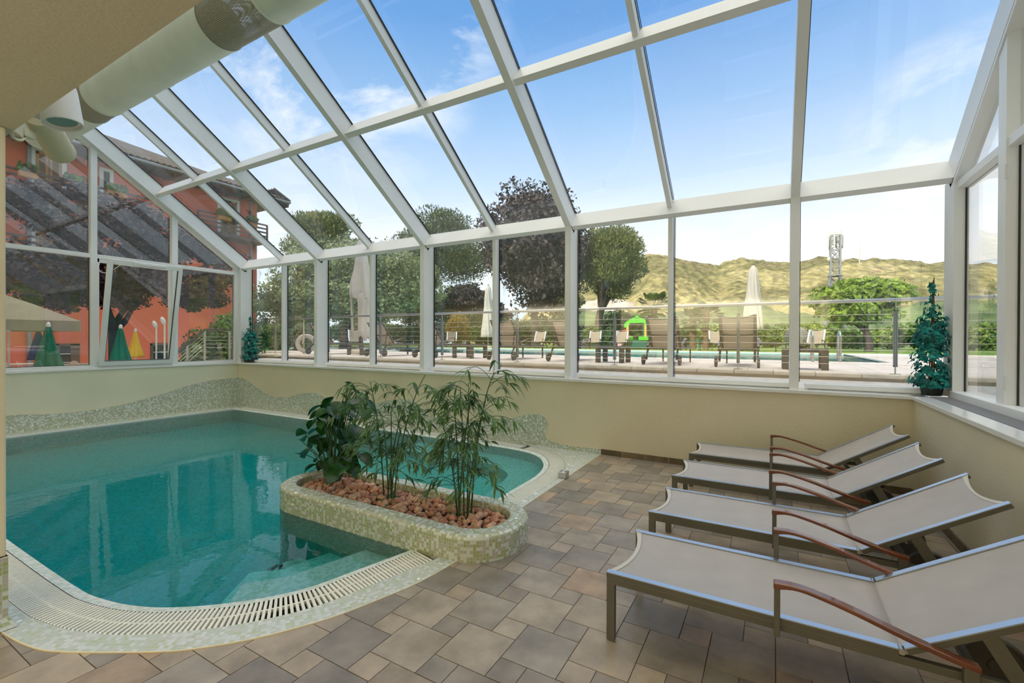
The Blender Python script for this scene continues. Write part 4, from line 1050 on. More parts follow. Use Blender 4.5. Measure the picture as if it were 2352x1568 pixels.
# ---- ivy pots on the sills
def ivy_leaf_pts():
    pts = []
    for a, r in ((-90, .15), (-150, .62), (-125, .30), (180, .55), (150, .38), (118, .75), (100, .45), (90, 1.0), (80, .45), (62, .75), (30, .38), (0, .55), (-55, .30), (-30, .62)):
        pts.append((r*math.cos(R(a)), r*math.sin(R(a))))
    order = sorted(pts, key=lambda p: math.atan2(p[1], p[0])); return order
def ivy(loc, h, wid, potr, poth, n, ls, label, seed, parts=True):
    r = random.Random(seed); t = thing('potted_ivy', label, 'potted plant', loc)
    MB().lathe([(potr*.72, 0), (potr*.76, .003), (potr*.93, poth*.78), (potr, poth*.80), (potr*1.02, poth*.97), (potr, poth), (potr*.92, poth), (potr*.88, poth*.88), (.001, poth*.88)], 32).build('pot', M['potm'], t, smooth=False)
    st = MB(); top = Vector((r.uniform(-.01, .01), 0, h))
    for q in range(4):
        a = q*PI/2; b = Vector((math.cos(a)*.02, math.sin(a)*.02, poth*.8)); st.tube([b, b.lerp(top, .5), top+Vector((math.cos(a)*.004, math.sin(a)*.004, r.uniform(-.03, .0)))], [.006, .005, .003], 5)
    st.build('cane', M['cane'], t, smooth=True)
    shp = ivy_leaf_pts(); V = []; F = []
    z0 = poth*.75
    for k in range(n):
        u = r.random()**1.35; z = z0+(h-z0)*u*.99-.03
        if u > .70 and r.random() < .62: u *= .6; z = z0+(h-z0)*u*.99-.03
        prof = wid*(1-.30*u/.7)*(.78+.22*min(1, u/.06))*(.9+.12*math.sin(u*31)) if u < .66 else wid*(.42 if u < .8 else .2)*r.uniform(.3, 1.2)
        a = r.uniform(0, 2*PI); rad = prof*r.uniform(.55, 1.12); c = Vector((math.cos(a)*rad, math.sin(a)*rad, z))
        nrm = Vector((math.cos(a), math.sin(a), r.uniform(-.1, .9))).normalized(); upv = Vector((r.uniform(-.4, .4), r.uniform(-.4, .4), -1)).normalized()
        sx2 = nrm.cross(upv).normalized(); sy2 = sx2.cross(nrm).normalized()
        s = ls*r.uniform(.65, 1.15)*(1 if u < .6 else .8); n0 = len(V)
        V.append(c+nrm*s*.12)
        for (x, y) in shp: V.append(c+(sx2*x-sy2*y)*s-nrm*s*.10*(x*x+y*y))
        for q in range(len(shp)): F.append((n0, n0+1+q, n0+1+(q+1) % len(shp)))
    raw('foliage', np.array([tuple(v) for v in V]), np.array(F), M['ivy'], t)
    return t
M['potm'] = mat('dark_plastic_pot', (.022, .028, .030), .45); M['cane'] = mat('brown_cane', (.22, .12, .05), .8, var=.3, vscale=20)
ip = ivy((1.30, 5.715, ST), 1.115, .178, .098, .150, 640, .046, 'tall pot of blue-green ivy on a cane at the right end of the sill', 2)
MB().box(.045, .075, -.097, -.092, .118, .134).build('sticker', M['whitep'], ip)
ivy((-9.72, 5.70, ST), 1.00, .185, .15, .13, 480, .052, 'smaller pot of blue-green ivy at the left corner of the sill', 5)

# ================================================================== OUTDOORS
GZ = 1.0
HOR = lambda x: at(x, 779, D=1)
# ---- gravel strip, curb, deck
struct(MB().box(-12.0, 14, YGL+.03, 7.72, .3, .90).build('path', M['gravel']), 'grey gravel strip between the long window wall and the terrace', 'path')
struct(MB().box(1.56, 14, -6, YGL+.03, .3, .89).build('path_side', M['gravel']), 'grey gravel ground outside the right gable', 'path')
PXR, PYN, PYF = 2.10, 11.95, 19.3
m = MB()
def deck_tiles(x0, x1, y0, y1, sx, sy):
    x = x0
    while x < x1-.01:
        y = y0
        while y < y1-.01:
            m.box(x+.004, min(x+sx, x1)-.004, y+.004, min(y+sy, y1)-.004, GZ-.03, GZ); y += sy
        x += sx
deck_tiles(-13, 14, 7.95, PYN, .55, .50)
deck_tiles(PXR, 14, PYN, PYF, .55, .50)
deck_tiles(-13, 14, PYF, PYF+.55, .55, .55)
deck_tiles(-16, -13.0, 9.3, 13.6, .55, .5)
struct(m.build('path_deck', M['deck']), 'pale pinkish stone deck round the outdoor pool', 'deck')
struct(MB().box(-13, 14, 7.95, PYN, .3, GZ-.012).box(PXR, 14, PYN, PYF+.55, .3, GZ-.012).box(-16, -13, 9.3, 13.6, .3, GZ-.012).box(-30, PXR, PYF, PYF+.55, .3, GZ-.012).build('path_bed', M['curb']), 'mortar bed between the deck slabs', 'deck')
m = MB(); x = -13.0
while x < 14:
    m.box(x+.004, x+.516, 7.70, 7.95, GZ-.055, GZ); x += .52
struct(m.build('trim_curb', M['curb'], bevel=.012), 'sandstone curb along the edge of the deck', 'curb')
# ---- outdoor pool
struct(MB().box(-22, PXR, PYN, PYF, -.4, GZ-.55).build('floor_outdoor_pool', mat('pool_liner', (.40, .78, .84), .6)), 'pale blue basin of the outdoor pool', 'pool basin')
m = MB(); wlr = mat('pool_wall_liner', (.35, .74, .82), .6)
m.box(PXR, PXR+.02, PYN, PYF, .4, GZ-.031).box(-22, PXR, PYF-.01, PYF+.02, .4, GZ-.031).box(-22, PXR, PYN-.02, PYN, .4, GZ-.031)
struct(m.build('wall_outdoor_pool', wlr), 'blue lined wall of the outdoor pool', 'pool wall')
m = MB().prism([(-21.9, PYN+.004), (PXR-.004, PYN+.004), (PXR-.004, PYF-.014), (-21.9, PYF-.014)], GZ-.56, GZ-.045)
struct(m.build('water_outdoor', M['waterx']), 'blue water of the outdoor pool', 'pool water')
# ---- lawn and lower terrace ground
def hgt(x, y):
    return GZ-.03
m = MB(); m.add([(-60, PYF+.55, GZ-.03), (60, PYF+.55, GZ-.03), (60, 40, GZ-.03), (-60, 40, GZ-.03)], [(0, 1, 2, 3)])
m.add([(-60, 13.6, GZ-.04), (-22, 13.6, GZ-.04), (-22, PYF+.55, GZ-.04), (-60, PYF+.55, GZ-.04)], [(0, 1, 2, 3)])
m.add([(-22, 9.3, GZ-.04), (-16, 9.3, GZ-.04), (-16, 13.6, GZ-.04), (-22, 13.6, GZ-.04)], [(0, 1, 2, 3)])
struct(m.build('lawn', M['grass']), 'green lawn beyond the outdoor pool', 'lawn')
struct(MB().box(-60, -10.2, -30, 9.3, -.5, 0.0).build('ground_terrace', M['deck']), 'lower paved terrace in front of the salmon building', 'terrace')
struct(MB().box(-16.4, -12.0, 8.9, 9.3, -.2, GZ-.04).box(-12.2, -12.0, 6, 9.3, -.2, .9).build('wall_retaining', M['curb']), 'retaining wall between lower terrace and lawn', 'wall')

# ---- railing
rl_ = thing('railing', 'stainless steel railing with thin horizontal wires along the deck edge', 'railing', (0, 7.86, GZ))
RP = [-12.2, -9.95, -8.1, -6.25, -4.38, -2.42, -.47, 1.42, 3.3, 5.2]
for x in RP:
    MB().box(x-.022, x-.008, -.02, .02, .10, .86).box(x+.008, x+.022, -.02, .02, .10, .86).box(x-.022, x+.022, -.02, .02, .10, .115).box(x-.022, x+.022, -.02, .02, .845, .86).build('rail_post', M['post'], rl_)
    MB().lathe([(.009, 0), (.009, .99)], 10, (x, 0, 0)).build('post_pin', M['steel'], rl_)
    MB().lathe([(.062, 0), (.062, .008), (.02, .012), (.001, .012)], 20, (x, 0, 0)).build('base_plate', M['steel'], rl_)
MB().tube([(RP[0]-.3, 0, 1.0), (RP[-1]+.3, 0, 1.0)], .024, 12).build('hand_rail', M['steel'], rl_, smooth=True)
for k in range(8): MB().tube([(RP[0]-.3, 0, .12+.098*k), (RP[-1]+.3, 0, .12+.098*k)], .0028, 5).build('wire', M['steel'], rl_)

# ---- outdoor loungers, tables, parasols
lo = make_lounger(R(53), 'out')
G2 = 'outdoor loungers on the near side of the pool'; G3 = 'outdoor loungers beyond the pool'
near = [(-.52, 9.86, 'outdoor lounger with raised back second from the right gable, right of the umbrella mast'), (-1.74, 9.92, 'outdoor lounger seen through the pane left of the thin fourth-bay mullion'), (-3.70, 10.02, 'outdoor lounger partly hidden by the fourth heavy window post'), (-5.10, 9.94, 'outdoor lounger behind the thin mullion of the third bay'), (-7.25, 9.96, 'outdoor lounger partly hidden by the third heavy window post'), (-8.82, 9.88, 'outdoor lounger beside the dark mast of the leaning cream parasol'), (-11.25, 9.95, 'outdoor lounger farthest left, near the life ring')]
near[0] = (-.52, 9.86, 'outdoor lounger in front of the closed white parasol, its back to the windows')
for i, (x, y, lab) in enumerate(near):
    if i == 0: lo.location = (x, y, GZ); lo.rotation_euler = (0, 0, -PI/2); lo['label'] = lab; lo['group'] = G2
    else: copy_tree(lo, label=lab, loc=(x, y, GZ), rz=-PI/2, group=G2)
far = [(1857, PYF+.75, PI/2-.25, 'cream outdoor lounger across the pool behind the ladder rails'), (1795, PYF+.8, PI/2+.9, 'cream outdoor lounger across the pool, turned side-on, left of the ladder'), (1652, PYF+1.2, PI/2+.2, 'cream outdoor lounger across the pool half hidden behind the closed white parasol'), (1415, PYF+.7, PI/2+.1, 'cream outdoor lounger across the pool in front of the toy playhouse'), (1358, PYF+.7, PI/2+.2, 'cream outdoor lounger across the pool at the foot of the pine'), (1225, PYF+.8, PI/2+.2, 'cream outdoor lounger across the pool under the dark maple'), (1035, PYF+.3, PI/2+.6, 'cream outdoor lounger across the pool beside the yellow shrub'), (818, 13.9, PI/2+.9, 'cream outdoor lounger on the lawn behind the leaning cream parasol')]
for px, yy, rz, lab in far:
    p = at(px, 779, Y=yy); copy_tree(lo, label=lab, loc=(p.x, yy, GZ), rz=rz, group=G3)
def side_table(x, y, w, d, rz, lab, bowl=True):
    t = thing('side_table', lab, 'table', (x, y, GZ), rz, 'low dark slatted tables on the deck')
    tp = MB(); k = 6
    for i in range(k): tp.box(-w/2+w*i/k+.004, -w/2+w*(i+1)/k-.004, -d/2, d/2, .300, .325)
    tp.box(-w/2, w/2, -d/2, -d/2+.02, .27, .30).box(-w/2, w/2, d/2-.02, d/2, .27, .30)
    tp.build('table_top', M['dwood'], t)
    for sx in (-1, 1):
        for sy in (-1, 1):
            x0, y0 = sx*(w/2-.045), sy*(d/2-.03); MB().box(x0-.045, x0+.045, y0-.028, y0+.028, 0, .298).build('leg', M['dwood'], t)
    return t
tabs = [(-2.75, 8.84, .56, .50, 0, 'dark slatted table between the loungers of the fourth bay'), (.42, 8.52, .60, .55, 0, 'dark slatted table at the right end of the lounger row'), (-6.28, 8.95, .62, .56, -.1, 'dark slatted table between the loungers of the third bay'), (-9.95, 8.95, .60, .50, 0, 'dark slatted table left of the leaning parasol mast')]
for i, a in enumerate(tabs):
    side_table(*a)
    o = MB().lathe([(.030, 0), (.052, .012), (.058, .040), (.050, .040), (.044, .014), (.001, .010)], 20).build('ashtray', M['black'], loc=(a[0]+(-.05 if i else .03), a[1], GZ+.325))
    tag(o, 'small black ashtray on the '+a[5].replace('dark slatted table', 'slatted table'), 'ashtray', 'black ashtrays on the side tables')
def folds(a, z): return 1+.10*math.sin(8*a+z*3)+.05*math.sin(13*a+1.3)
def closed_parasol(x, y, z, h, r0, lab, m_, lo_=.55, capm=None, stone=True, pole=.028, kind='parasol', lean=0, group=None, narrow=.35):
    t = thing('parasol', lab, 'parasol', (x, y, z)); 
    if group: t['group'] = group
    MB().lathe([(pole, 0), (pole, h)], 12).build('pole', M['steel'] if capm is None else M['whitep'], t)
    pr = []
    n = 14
    for i in range(n+1):
        u = i/n; zz = lo_+(h-.02-lo_)*u
        rr_ = r0*(1.0-(1-narrow)*u**1.1) if capm is None else r0*(1.0-.88*u)
        if u > .93: rr_ *= (1-u)/.07*.75+.25
        pr.append((rr_*(1+.03*math.sin(9*u)), zz+(.03*math.sin(0) if i else 0)))
    c = MB().lathe([(pole*1.1, lo_+.04)]+pr, 64, fn=folds).build('canopy', m_, t, smooth=True)
    if lean: c.rotation_euler = (0, lean, 0)
    MB().lathe([(.035, h-.06), (.035, h), (.012, h+.03), (.001, h+.035)], 14).build('finial', M['dwood'] if capm is None else capm, t)
    if stone:
        b = MB()
        for k in range(1): b.lathe([(.24, 0), (.27, .02), (.27, .07), (.22, .09), (.001, .09)], 24)
        b.build('base', M['curb'], t)
    return t
pA = at(1729, 779, Y=PYF+3.2); hA = at(1731, 608, Y=PYF+3.2).z-GZ
closed_parasol(pA.x, PYF+3.2, GZ, hA, .40, 'tall closed white parasol across the pool, between the two right loungers', M['cream'], lo_=.9)
pB = at(1104, 779, Y=PYF+.2); hB = at(1112, 650, Y=PYF+.2).z-GZ
closed_parasol(pB.x, PYF+.9, GZ, hB, .34, 'closed white parasol beside the yellow shrub', M['cream'], lo_=.55)
# the near cream parasol wrapped round its dark mast
t = thing('cantilever_parasol', 'large closed cream parasol hanging loosely round a dark mast', 'parasol', (at(829, 779, Y=9.7).x, 9.7, GZ))
pt_ = at(829, 552, Y=9.7); hh = pt_.z-GZ
MB().box(-.05, .05, -.04, .04, .15, hh-.3).build('mast', mat('dark_blue_mast', (.03, .04, .06), .5), t)
MB().lathe([(.30, 0), (.33, .03), (.33, .09), (.26, .12), (.001, .12)], 24).build('base', M['curb'], t)
def wav(a, z): return 1+.16*math.sin(5*a+z*1.5)+.07*math.sin(11*a)
V = []
pr = [(.05, hh), (.10, hh-.05), (.13, hh-.3), (.20, hh-.8), (.29, hh-1.25), (.31, hh-1.55), (.27, hh-1.75)]
c = MB().lathe(pr, 56, fn=wav); c.f = c.f[:-2]; c.build('canopy', M['cream'], t, smooth=True)
m = MB()
def flap(a0, a1, z0, z1, r0, r1):
    n = 10; V = []; F = []
    for i in range(9):
        u = i/8
        for k in range(n+1):
            a = a0+(a1-a0)*k/n; rr_ = (r0+(r1-r0)*u)*(1+.12*math.sin(9*a+u*2)); V.append((rr_*math.cos(a), rr_*math.sin(a), z0+(z1-z0)*u+.08*u*math.sin(6*a)))
    for i in range(8):
        for k in range(n): F.append((i*(n+1)+k, i*(n+1)+k+1, (i+1)*(n+1)+k+1, (i+1)*(n+1)+k))
    m.add(V, F)
flap(-2.9, -1.85, hh-1.6, .55, .28, .25); flap(-1.1, .6, hh-1.6, .45, .28, .24)
fl = m.build('hanging_cloth', M['cream'], t, smooth=True); s_ = fl.modifiers.new('thick', 'SOLIDIFY'); s_.thickness = .01

# pool ladder
lt = thing('pool_ladder', 'pair of chromed grab rails of the outdoor pool ladder', 'ladder', (0, 0, 0))
for px in (1867, 1930):
    p = at(px, 831, Z=GZ); hp = .62
    MB().tube(smoothline([(p.x, p.y, GZ-.02), (p.x, p.y, GZ+hp*.75), (p.x, p.y+.10, GZ+hp), (p.x, p.y+.30, GZ+hp), (p.x, p.y+.42, GZ+hp*.7), (p.x, p.y+.42, GZ-.3)], 5), .022, 12).build('grab_rail', M['chrome'] if 'chrome' in M else M['steel'], lt, smooth=True)
# life ring
lr = thing('life_ring', 'white life ring with brown bands leaning beside the shrubs', 'life ring', (-11.9, 8.62, GZ+.30), R(50))
TR = MB(); prr = [(.225+.062*math.cos(2*PI*k/14), .062*math.sin(2*PI*k/14)) for k in range(14)]
o = MB().lathe(prr, 40, axis='y', closed=True).build('ring', M['cream'], lr, smooth=True)
for a in (.5, 2.1, 3.7, 5.2):
    b = MB(); q = [(.225+.066*math.cos(2*PI*k/14), .066*math.sin(2*PI*k/14)) for k in range(14)]
    vs = []; fs = []
    for j in range(4):
        aa = a+.05*(j-1.5)
        for (r_, y_) in q: vs.append((r_*math.cos(aa), y_, r_*math.sin(aa)))
    for j in range(3):
        for k in range(14): fs.append((j*14+k, j*14+(k+1) % 14, (j+1)*14+(k+1) % 14, (j+1)*14+k))
    b.add(vs, fs).build('band', M['curb'], lr)
MB().tube([(-.06, -.08, .62), (-.05, -.09, .2), (-.08, -.09, .0)], [.01, .03, .02], 8).build('rope', M['curb'], lr)
MB().box(-.075, -.045, .0, .03, -.30, .70).build('post', M['steel'], lr)

# toy playhouse
ty = at(1462, 779, Y=23.5); t = thing('toy_playhouse', 'lime green plastic playhouse with yellow posts on the lawn', 'playhouse', (ty.x, 23.5, GZ), .3)
zt_ = at(1462, 727, Y=23.5).z-GZ
MB().prism([(-.5, -.4), (.5, -.4), (.5, .4), (-.5, .4)], 0, .45).build('base', M['tealp'], t, bevel=.05)
MB().prism([(-.62, -.45), (-.2, -.45), (-.2, -.3), (-.62, -.3)], .40, .62).build('panel', M['limep'], t, bevel=.02)
MB().prism([(.1, -.45), (.55, -.45), (.55, .4), (.1, .4)], .42, .60).build('panel', M['limep'], t, bevel=.02)
for x in (-.45, .42):
    for y in (-.35, .35): MB().lathe([(.06, .45), (.06, zt_-.45)], 12, (x, y, 0)).build('post', M['yelp'], t)
m = MB(); n = 12
arch = [(-.62, zt_-.55)]+[(-.62+1.24*k/n, zt_-.38+.33*math.sin(PI*k/n)**.8) for k in range(n+1)]+[(.62, zt_-.55), (.45, zt_-.55), (.32, zt_-.32), (-.32, zt_-.32), (-.45, zt_-.55)]
for yy in (-.40, .32):
    k = len(arch); m2 = MB(); m2.add([(x, yy, z) for x, z in arch]+[(x, yy+.09, z) for x, z in arch], [tuple(range(k)), tuple(reversed(range(k, 2*k)))]+[(i, k+i, k+(i+1) % k, (i+1) % k) for i in range(k)]); m2.build('arch', M['limep'], t)
MB().lathe([(.10, -.4), (.10, .5)], 14, (.0, 0, zt_-.05), axis='y').build('ridge', M['limep'], t)
MB().box(.3, .52, -.3, .35, .5, zt_-.5).build('wall_panel', M['tealp'], t)
MB().bar((-.55, -.42, .95), (-.85, -.5, .75), .25, .06).build('slide_top', M['redp'], t)
MB().bar((-.45, -.5, .62), (-1.0, -1.0, .06), .36, .06).build('slide', M['pinkp'], t)

# ---- foliage
def leafcloud(name, blobs, n, size, m, parent, seed=0, squash=1.0, surf=.55, up=.0, asp=.6, clump=0):
    """leaves scattered through ellipsoids (x, y, z, rx, ry, rz)"""
    g = np.random.default_rng(seed); B = np.array(blobs, float); w = (B[:, 3]*B[:, 4]*B[:, 5])**(2/3.); w /= w.sum()
    idx_ = g.choice(len(B), n, p=w); d = g.normal(size=(n, 3)); d /= np.linalg.norm(d, axis=1)[:, None]
    rad = surf+(1-surf)*g.random(n)**.7
    rad = np.where(g.random(n) < .25, g.random(n), rad)
    if clump:
        K = 18; cl = g.normal(size=(len(B), K, 3)); cl /= np.linalg.norm(cl, axis=2)[:, :, None]
        c = cl[idx_, g.integers(0, K, n)]; d = c+d*clump; d /= np.linalg.norm(d, axis=1)[:, None]
        rad = rad*(.82+.36*((np.sin(idx_*7.1+np.round(c[:, 0]*9)*3.3)+1)/2))
    P = B[idx_, :3]+d*rad[:, None]*B[idx_, 3:]
    nrm = d+g.normal(size=(n, 3))*.7+np.array([0, 0, .3+up]); nrm /= np.linalg.norm(nrm, axis=1)[:, None]
    a = np.cross(nrm, g.normal(size=(n, 3))); a /= np.linalg.norm(a, axis=1)[:, None]; b = np.cross(nrm, a)
    s = size*(.6+.8*g.random(n))[:, None]
    V = np.stack([P-a*s, P+b*s*asp-a*s*.1, P+a*s, P-b*s*asp+a*s*.1], 1).reshape(-1, 3)
    return raw(name, V, np.arange(4*n).reshape(n, 4), m, parent)
def needles(name, blobs, n, size, m, parent, seed=0):
    """tufts of upright needles on the shell of flat pads"""
    g = np.random.default_rng(seed); B = np.array(blobs, float); w = (B[:, 3]*B[:, 4]); w = w/w.sum()
    idx_ = g.choice(len(B), n, p=w); d = g.normal(size=(n, 3)); d /= np.linalg.norm(d, axis=1)[:, None]; rad = .45+.55*g.random(n)**.6
    P = B[idx_, :3]+d*rad[:, None]*B[idx_, 3:]
    ax = d*.7+np.array([0, 0, .8])+g.normal(size=(n, 3))*.55; ax /= np.linalg.norm(ax, axis=1)[:, None]
    a = np.cross(ax, g.normal(size=(n, 3))); a /= np.linalg.norm(a, axis=1)[:, None]
    s = size*(.6+.8*g.random(n))[:, None]
    V = np.stack([P-a*s*.16, P+ax*s*.5-a*s*.28, P+ax*s*1.5, P+ax*s*.5+a*s*.28], 1).reshape(-1, 3)
    return raw(name, V, np.arange(4*n).reshape(n, 4), m, parent)
def trunk(base, top, r0, r1, branches, seed, m, parent, nseg=6, bend=.1):
    r = random.Random(seed); base = Vector(base); top = Vector(top); mb = MB(); H = (top-base).length
    pts = [base.lerp(top, i/nseg)+Vector((r.uniform(-bend, bend), r.uniform(-bend, bend), 0))*(1 if 0 < i < nseg else 0) for i in range(nseg+1)]
    sp_ = smoothline(pts, 4); n = len(sp_); mb.tube(sp_, [r0+(r1-r0)*i/(n-1) for i in range(n)], 10)
    for (u, e, rb) in branches:
        b = sp_[int(u*(n-1))]; e = Vector(e); mid = b.lerp(e, .5)+Vector((r.uniform(-.1, .1), r.uniform(-.1, .1), (e-b).length*r.uniform(-.02, .14)))
        bl = smoothline([b, mid, e], 5); k = len(bl); mb.tube(bl, [rb*(1-.8*i/(k-1)) for i in range(k)], 6)
    return mb.build('trunk', m, parent, smooth=True)
def tree(name, label, px, Y, ztop, zbot, wpx, m, seed, n, size, base_z=GZ-.03, style='round', nb=12, trunk_r=.16, bark='bark', cat='tree', group=None, dx=0, nbr=9, flat=1.0, trunkpx=None, depthf=1.0):
    """px: centre column, ztop/zbot: picture rows of the crown, wpx: its width in the picture"""
    c = at(px, 779, Y=Y); D = (c-EYE).dot(cf); zt = at(px, ztop, Y=Y).z; zb = at(px, zbot, Y=Y).z; w = wpx/F_PX*D*1.12
    tx = at(trunkpx, 779, Y=Y).x if trunkpx else c.x
    t = thing(name, label, cat, (tx, Y, base_z)); 
    if group: t['group'] = group
    r = random.Random(seed); bl = []; H = zt-zb; ox = c.x-tx
    for i in range(nb):
        a = r.uniform(0, 2*PI); q = math.sqrt(r.random()); zz = r.random()
        if style == 'round': k = math.sqrt(max(.1, 1-(2*zz-1)**2*.75)); rx = w*.5*.50; rz_ = H*.26
        elif style == 'umbrella': k = .95*(1-.45*zz); rx = w*.5*.36; rz_ = H*.20
        elif style == 'cone': k = 1.05-.75*zz; rx = w*.5*.36*(1.1-.4*zz); rz_ = H*.17
        else: k = 1.0; rx = w*.5*.4; rz_ = H*.3
        bl.append((ox+math.cos(a)*q*k*(w/2-rx*.75), math.sin(a)*q*k*(w/2-rx*.75)*depthf, zb-base_z+rz_*.8+(H-rz_*1.7)*zz, rx, rx*depthf, rz_*flat))
    bl.append((ox, 0, zt-base_z-H*.26, w*.22, w*.22*depthf, H*.26))
    if style == 'umbrella': needles('crown', bl, n, size, M[m], t, seed)
    else: leafcloud('crown', bl, n, size, M[m], t, seed, clump=.35)
    br = []
    for i in range(min(nbr, nb)):
        b = bl[i]; br.append((r.uniform(.35, .85), (b[0], b[1], b[2]), trunk_r*.42))
    trunk((0, 0, -.05), (ox*.6, 0, zb-base_z+H*.55), trunk_r, trunk_r*.35, br, seed, M[bark], t)
    return t
# stone pine at right of the fourth post
tree('pine_tree', 'rounded stone pine with bare lower branches right of the fourth heavy post', 1398, 27, 522, 690, 190, 'pine', 21, 30000, .13, style='umbrella', nb=30, trunk_r=.30, nbr=22, trunkpx=1372)
tree('maple_tree', 'tall dark purple maple behind the third bay', 1222, 25, 418, 722, 240, 'maple', 22, 30000, .13, style='round', nb=34, trunk_r=.28, nbr=14, trunkpx=1232)
tree('pine_tree', 'broad dark umbrella pine left of the purple maple', 1010, 30, 488, 650, 250, 'pined', 23, 30000, .15, style='umbrella', nb=30, trunk_r=.30, nbr=18, trunkpx=962)
tree('maple_tree', 'smaller bronze leaved tree behind the closed parasol and yellow shrub', 1075, 29, 652, 722, 110, 'maple', 24, 8000, .12, nb=14, trunk_r=.15, nbr=6)
tree('olive_tree', 'old silvery green holm oak behind the large cream parasol', 820, 17.5, 545, 745, 330, 'olive', 25, 46000, .085, nb=60, trunk_r=.30, nbr=16, trunkpx=790)
tree('pine_tree', 'tall umbrella pine rising above the oak at left', 745, 24, 488, 600, 200, 'pine', 26, 16000, .16, style='umbrella', nb=20, trunk_r=.26, nbr=8)
tree('olive_tree', 'thin silvery olive tree behind the life ring', 655, 13.2, 632, 790, 140, 'olive', 27, 15000, .062, nb=24, trunk_r=.10, nbr=10, trunkpx=660)
tree('bronze_tree', 'bronze leaved tree above the olive near the left corner', 700, 16, 600, 745, 120, 'brown', 28, 12000, .07, nb=18, trunk_r=.14, nbr=8)
tree('ash_tree', 'round bright green tree with spreading forked trunk at right of the pool', 1975, 25.5, 634, 745, 180, 'round', 29, 15000, .11, nb=26, trunk_r=.17, nbr=20, trunkpx=1994, flat=.9)
tree('pine_tree', 'light green young pine behind the second heavy post bay', 985, 26, 600, 740, 90, 'pine', 30, 7000, .14, style='umbrella', nb=10, trunk_r=.12, nbr=4)
# shrubs and hedges
def shrub(name, label, x, y, z, w, d, h, m, seed, n=3500, size=.07, cat='shrub', group=None, nb=8):
    t = thing(name, label, cat, (x, y, z)); r = random.Random(seed); bl = []
    if group: t['group'] = group
    for i in range(nb): bl.append((r.uniform(-.36, .36)*w, r.uniform(-.36, .36)*d, h*r.uniform(.3, .68), w*r.uniform(.18, .28), d*r.uniform(.2, .3), h*r.uniform(.2, .34)))
    bl.append((0, 0, h*.35, w*.34, d*.34, h*.36))
    leafcloud('foliage', bl, n, size, M[m], t, seed)
    st = MB()
    for i in range(5): st.tube([(0, 0, 0), (bl[i][0]*.6, bl[i][1]*.6, bl[i][2])], [.025, .01], 5)
    st.build('stem', M['bark'], t); return t
def shrub_px(name, label, px, Y, top, wpx, m, seed, z=GZ-.03, **k):
    p = at(px, top, Y=Y); D = (p-EYE).dot(cf); w = wpx/F_PX*D; return shrub(name, label, p.x, Y, z, w, min(w, 1.6), p.z-z, m, seed, **k)
shrub_px('yellow_shrub', 'golden yellow leaved shrub left of the closed parasol', 1052, 23.0, 700, 78, 'yellowl', 41, n=4500, size=.07)
shrub_px('hedge', 'dark green clipped hedge behind the second bay', 930, 27, 738, 150, 'hedge', 42, n=9000, size=.10, cat='hedge', nb=18)
shrub_px('hedge', 'dark green hedge under the purple maple', 1215, 28, 722, 250, 'hedge', 43, n=14000, size=.10, cat='hedge', nb=26)
shrub_px('hedge', 'dull green hedge right of the stone pine trunk', 1440, 31, 700, 130, 'hedge', 44, n=9000, size=.11, cat='hedge', nb=14)
shrub_px('round_shrub', 'round bright shrub at the foot of the stone pine', 1362, 24.5, 742, 48, 'shrub', 45, n=3500, size=.08)
shrub_px('round_shrub', 'round bluish green shrub beside the bright one under the pine', 1392, 24.8, 750, 44, 'hedge', 46, n=3500, size=.08)
gs = 'lime green shrubs along the far edge of the lawn'
for i, (px, top, w, lab) in enumerate(((1560, 750, 70, 'between the palms and the lounger back'), (1640, 745, 80, 'right of the palm trunks'), (1760, 738, 110, 'behind the side-on lounger'), (1850, 735, 100, 'left of the round tree trunk'), (1930, 738, 100, 'behind the ladder rails'), (2040, 742, 120, 'right of the round tree trunk'), (2130, 735, 120, 'behind the right ivy pot'), (2240, 738, 150, 'seen through the right gable window'), (2350, 735, 150, 'furthest right in the right gable window'))):
    shrub_px('garden_shrub', 'lime green shrub '+lab, px, 31+(i % 3)*1.2, top, w, 'lime' if i % 2 else 'shrub', 50+i, n=5500, size=.10, group=gs, nb=12)
# left garden by the corner
for i, (px, Y, top, w, m_, lab, z) in enumerate(((640, 10.6, 740, 90, 'shrub', 'dense green shrub seen beside the left ivy pot', .9), (600, 12.5, 700, 90, 'olive', 'grey green shrub in front of the salmon wall corner', .9), (700, 11.0, 735, 60, 'olive', 'silvery shrub behind the life ring', .9))):
    shrub_px('garden_shrub', lab, px, Y, top, w, m_, 70+i, n=7000, size=.045, z=z, nb=12)
for i, (px, X, top, w, m_, lab, h) in enumerate(((500, -14.8, 742, 110, 'hedge', 'dark green shrub at the foot of the stair rail', 0), (455, -14.0, 780, 80, 'shrub', 'low green shrub beneath the sloping stair rail', 0), (528, -13.6, 690, 60, 'shrub', 'tall green shrub in the gable corner', 0))):
    p = at(px, top, X=X); D = (p-EYE).dot(cf); w_ = w/F_PX*D
    shrub('garden_shrub', lab, p.x, p.y, 0, 1.6, w_*1.2, p.z, m_, 80+i, n=9000, size=.05, nb=14)
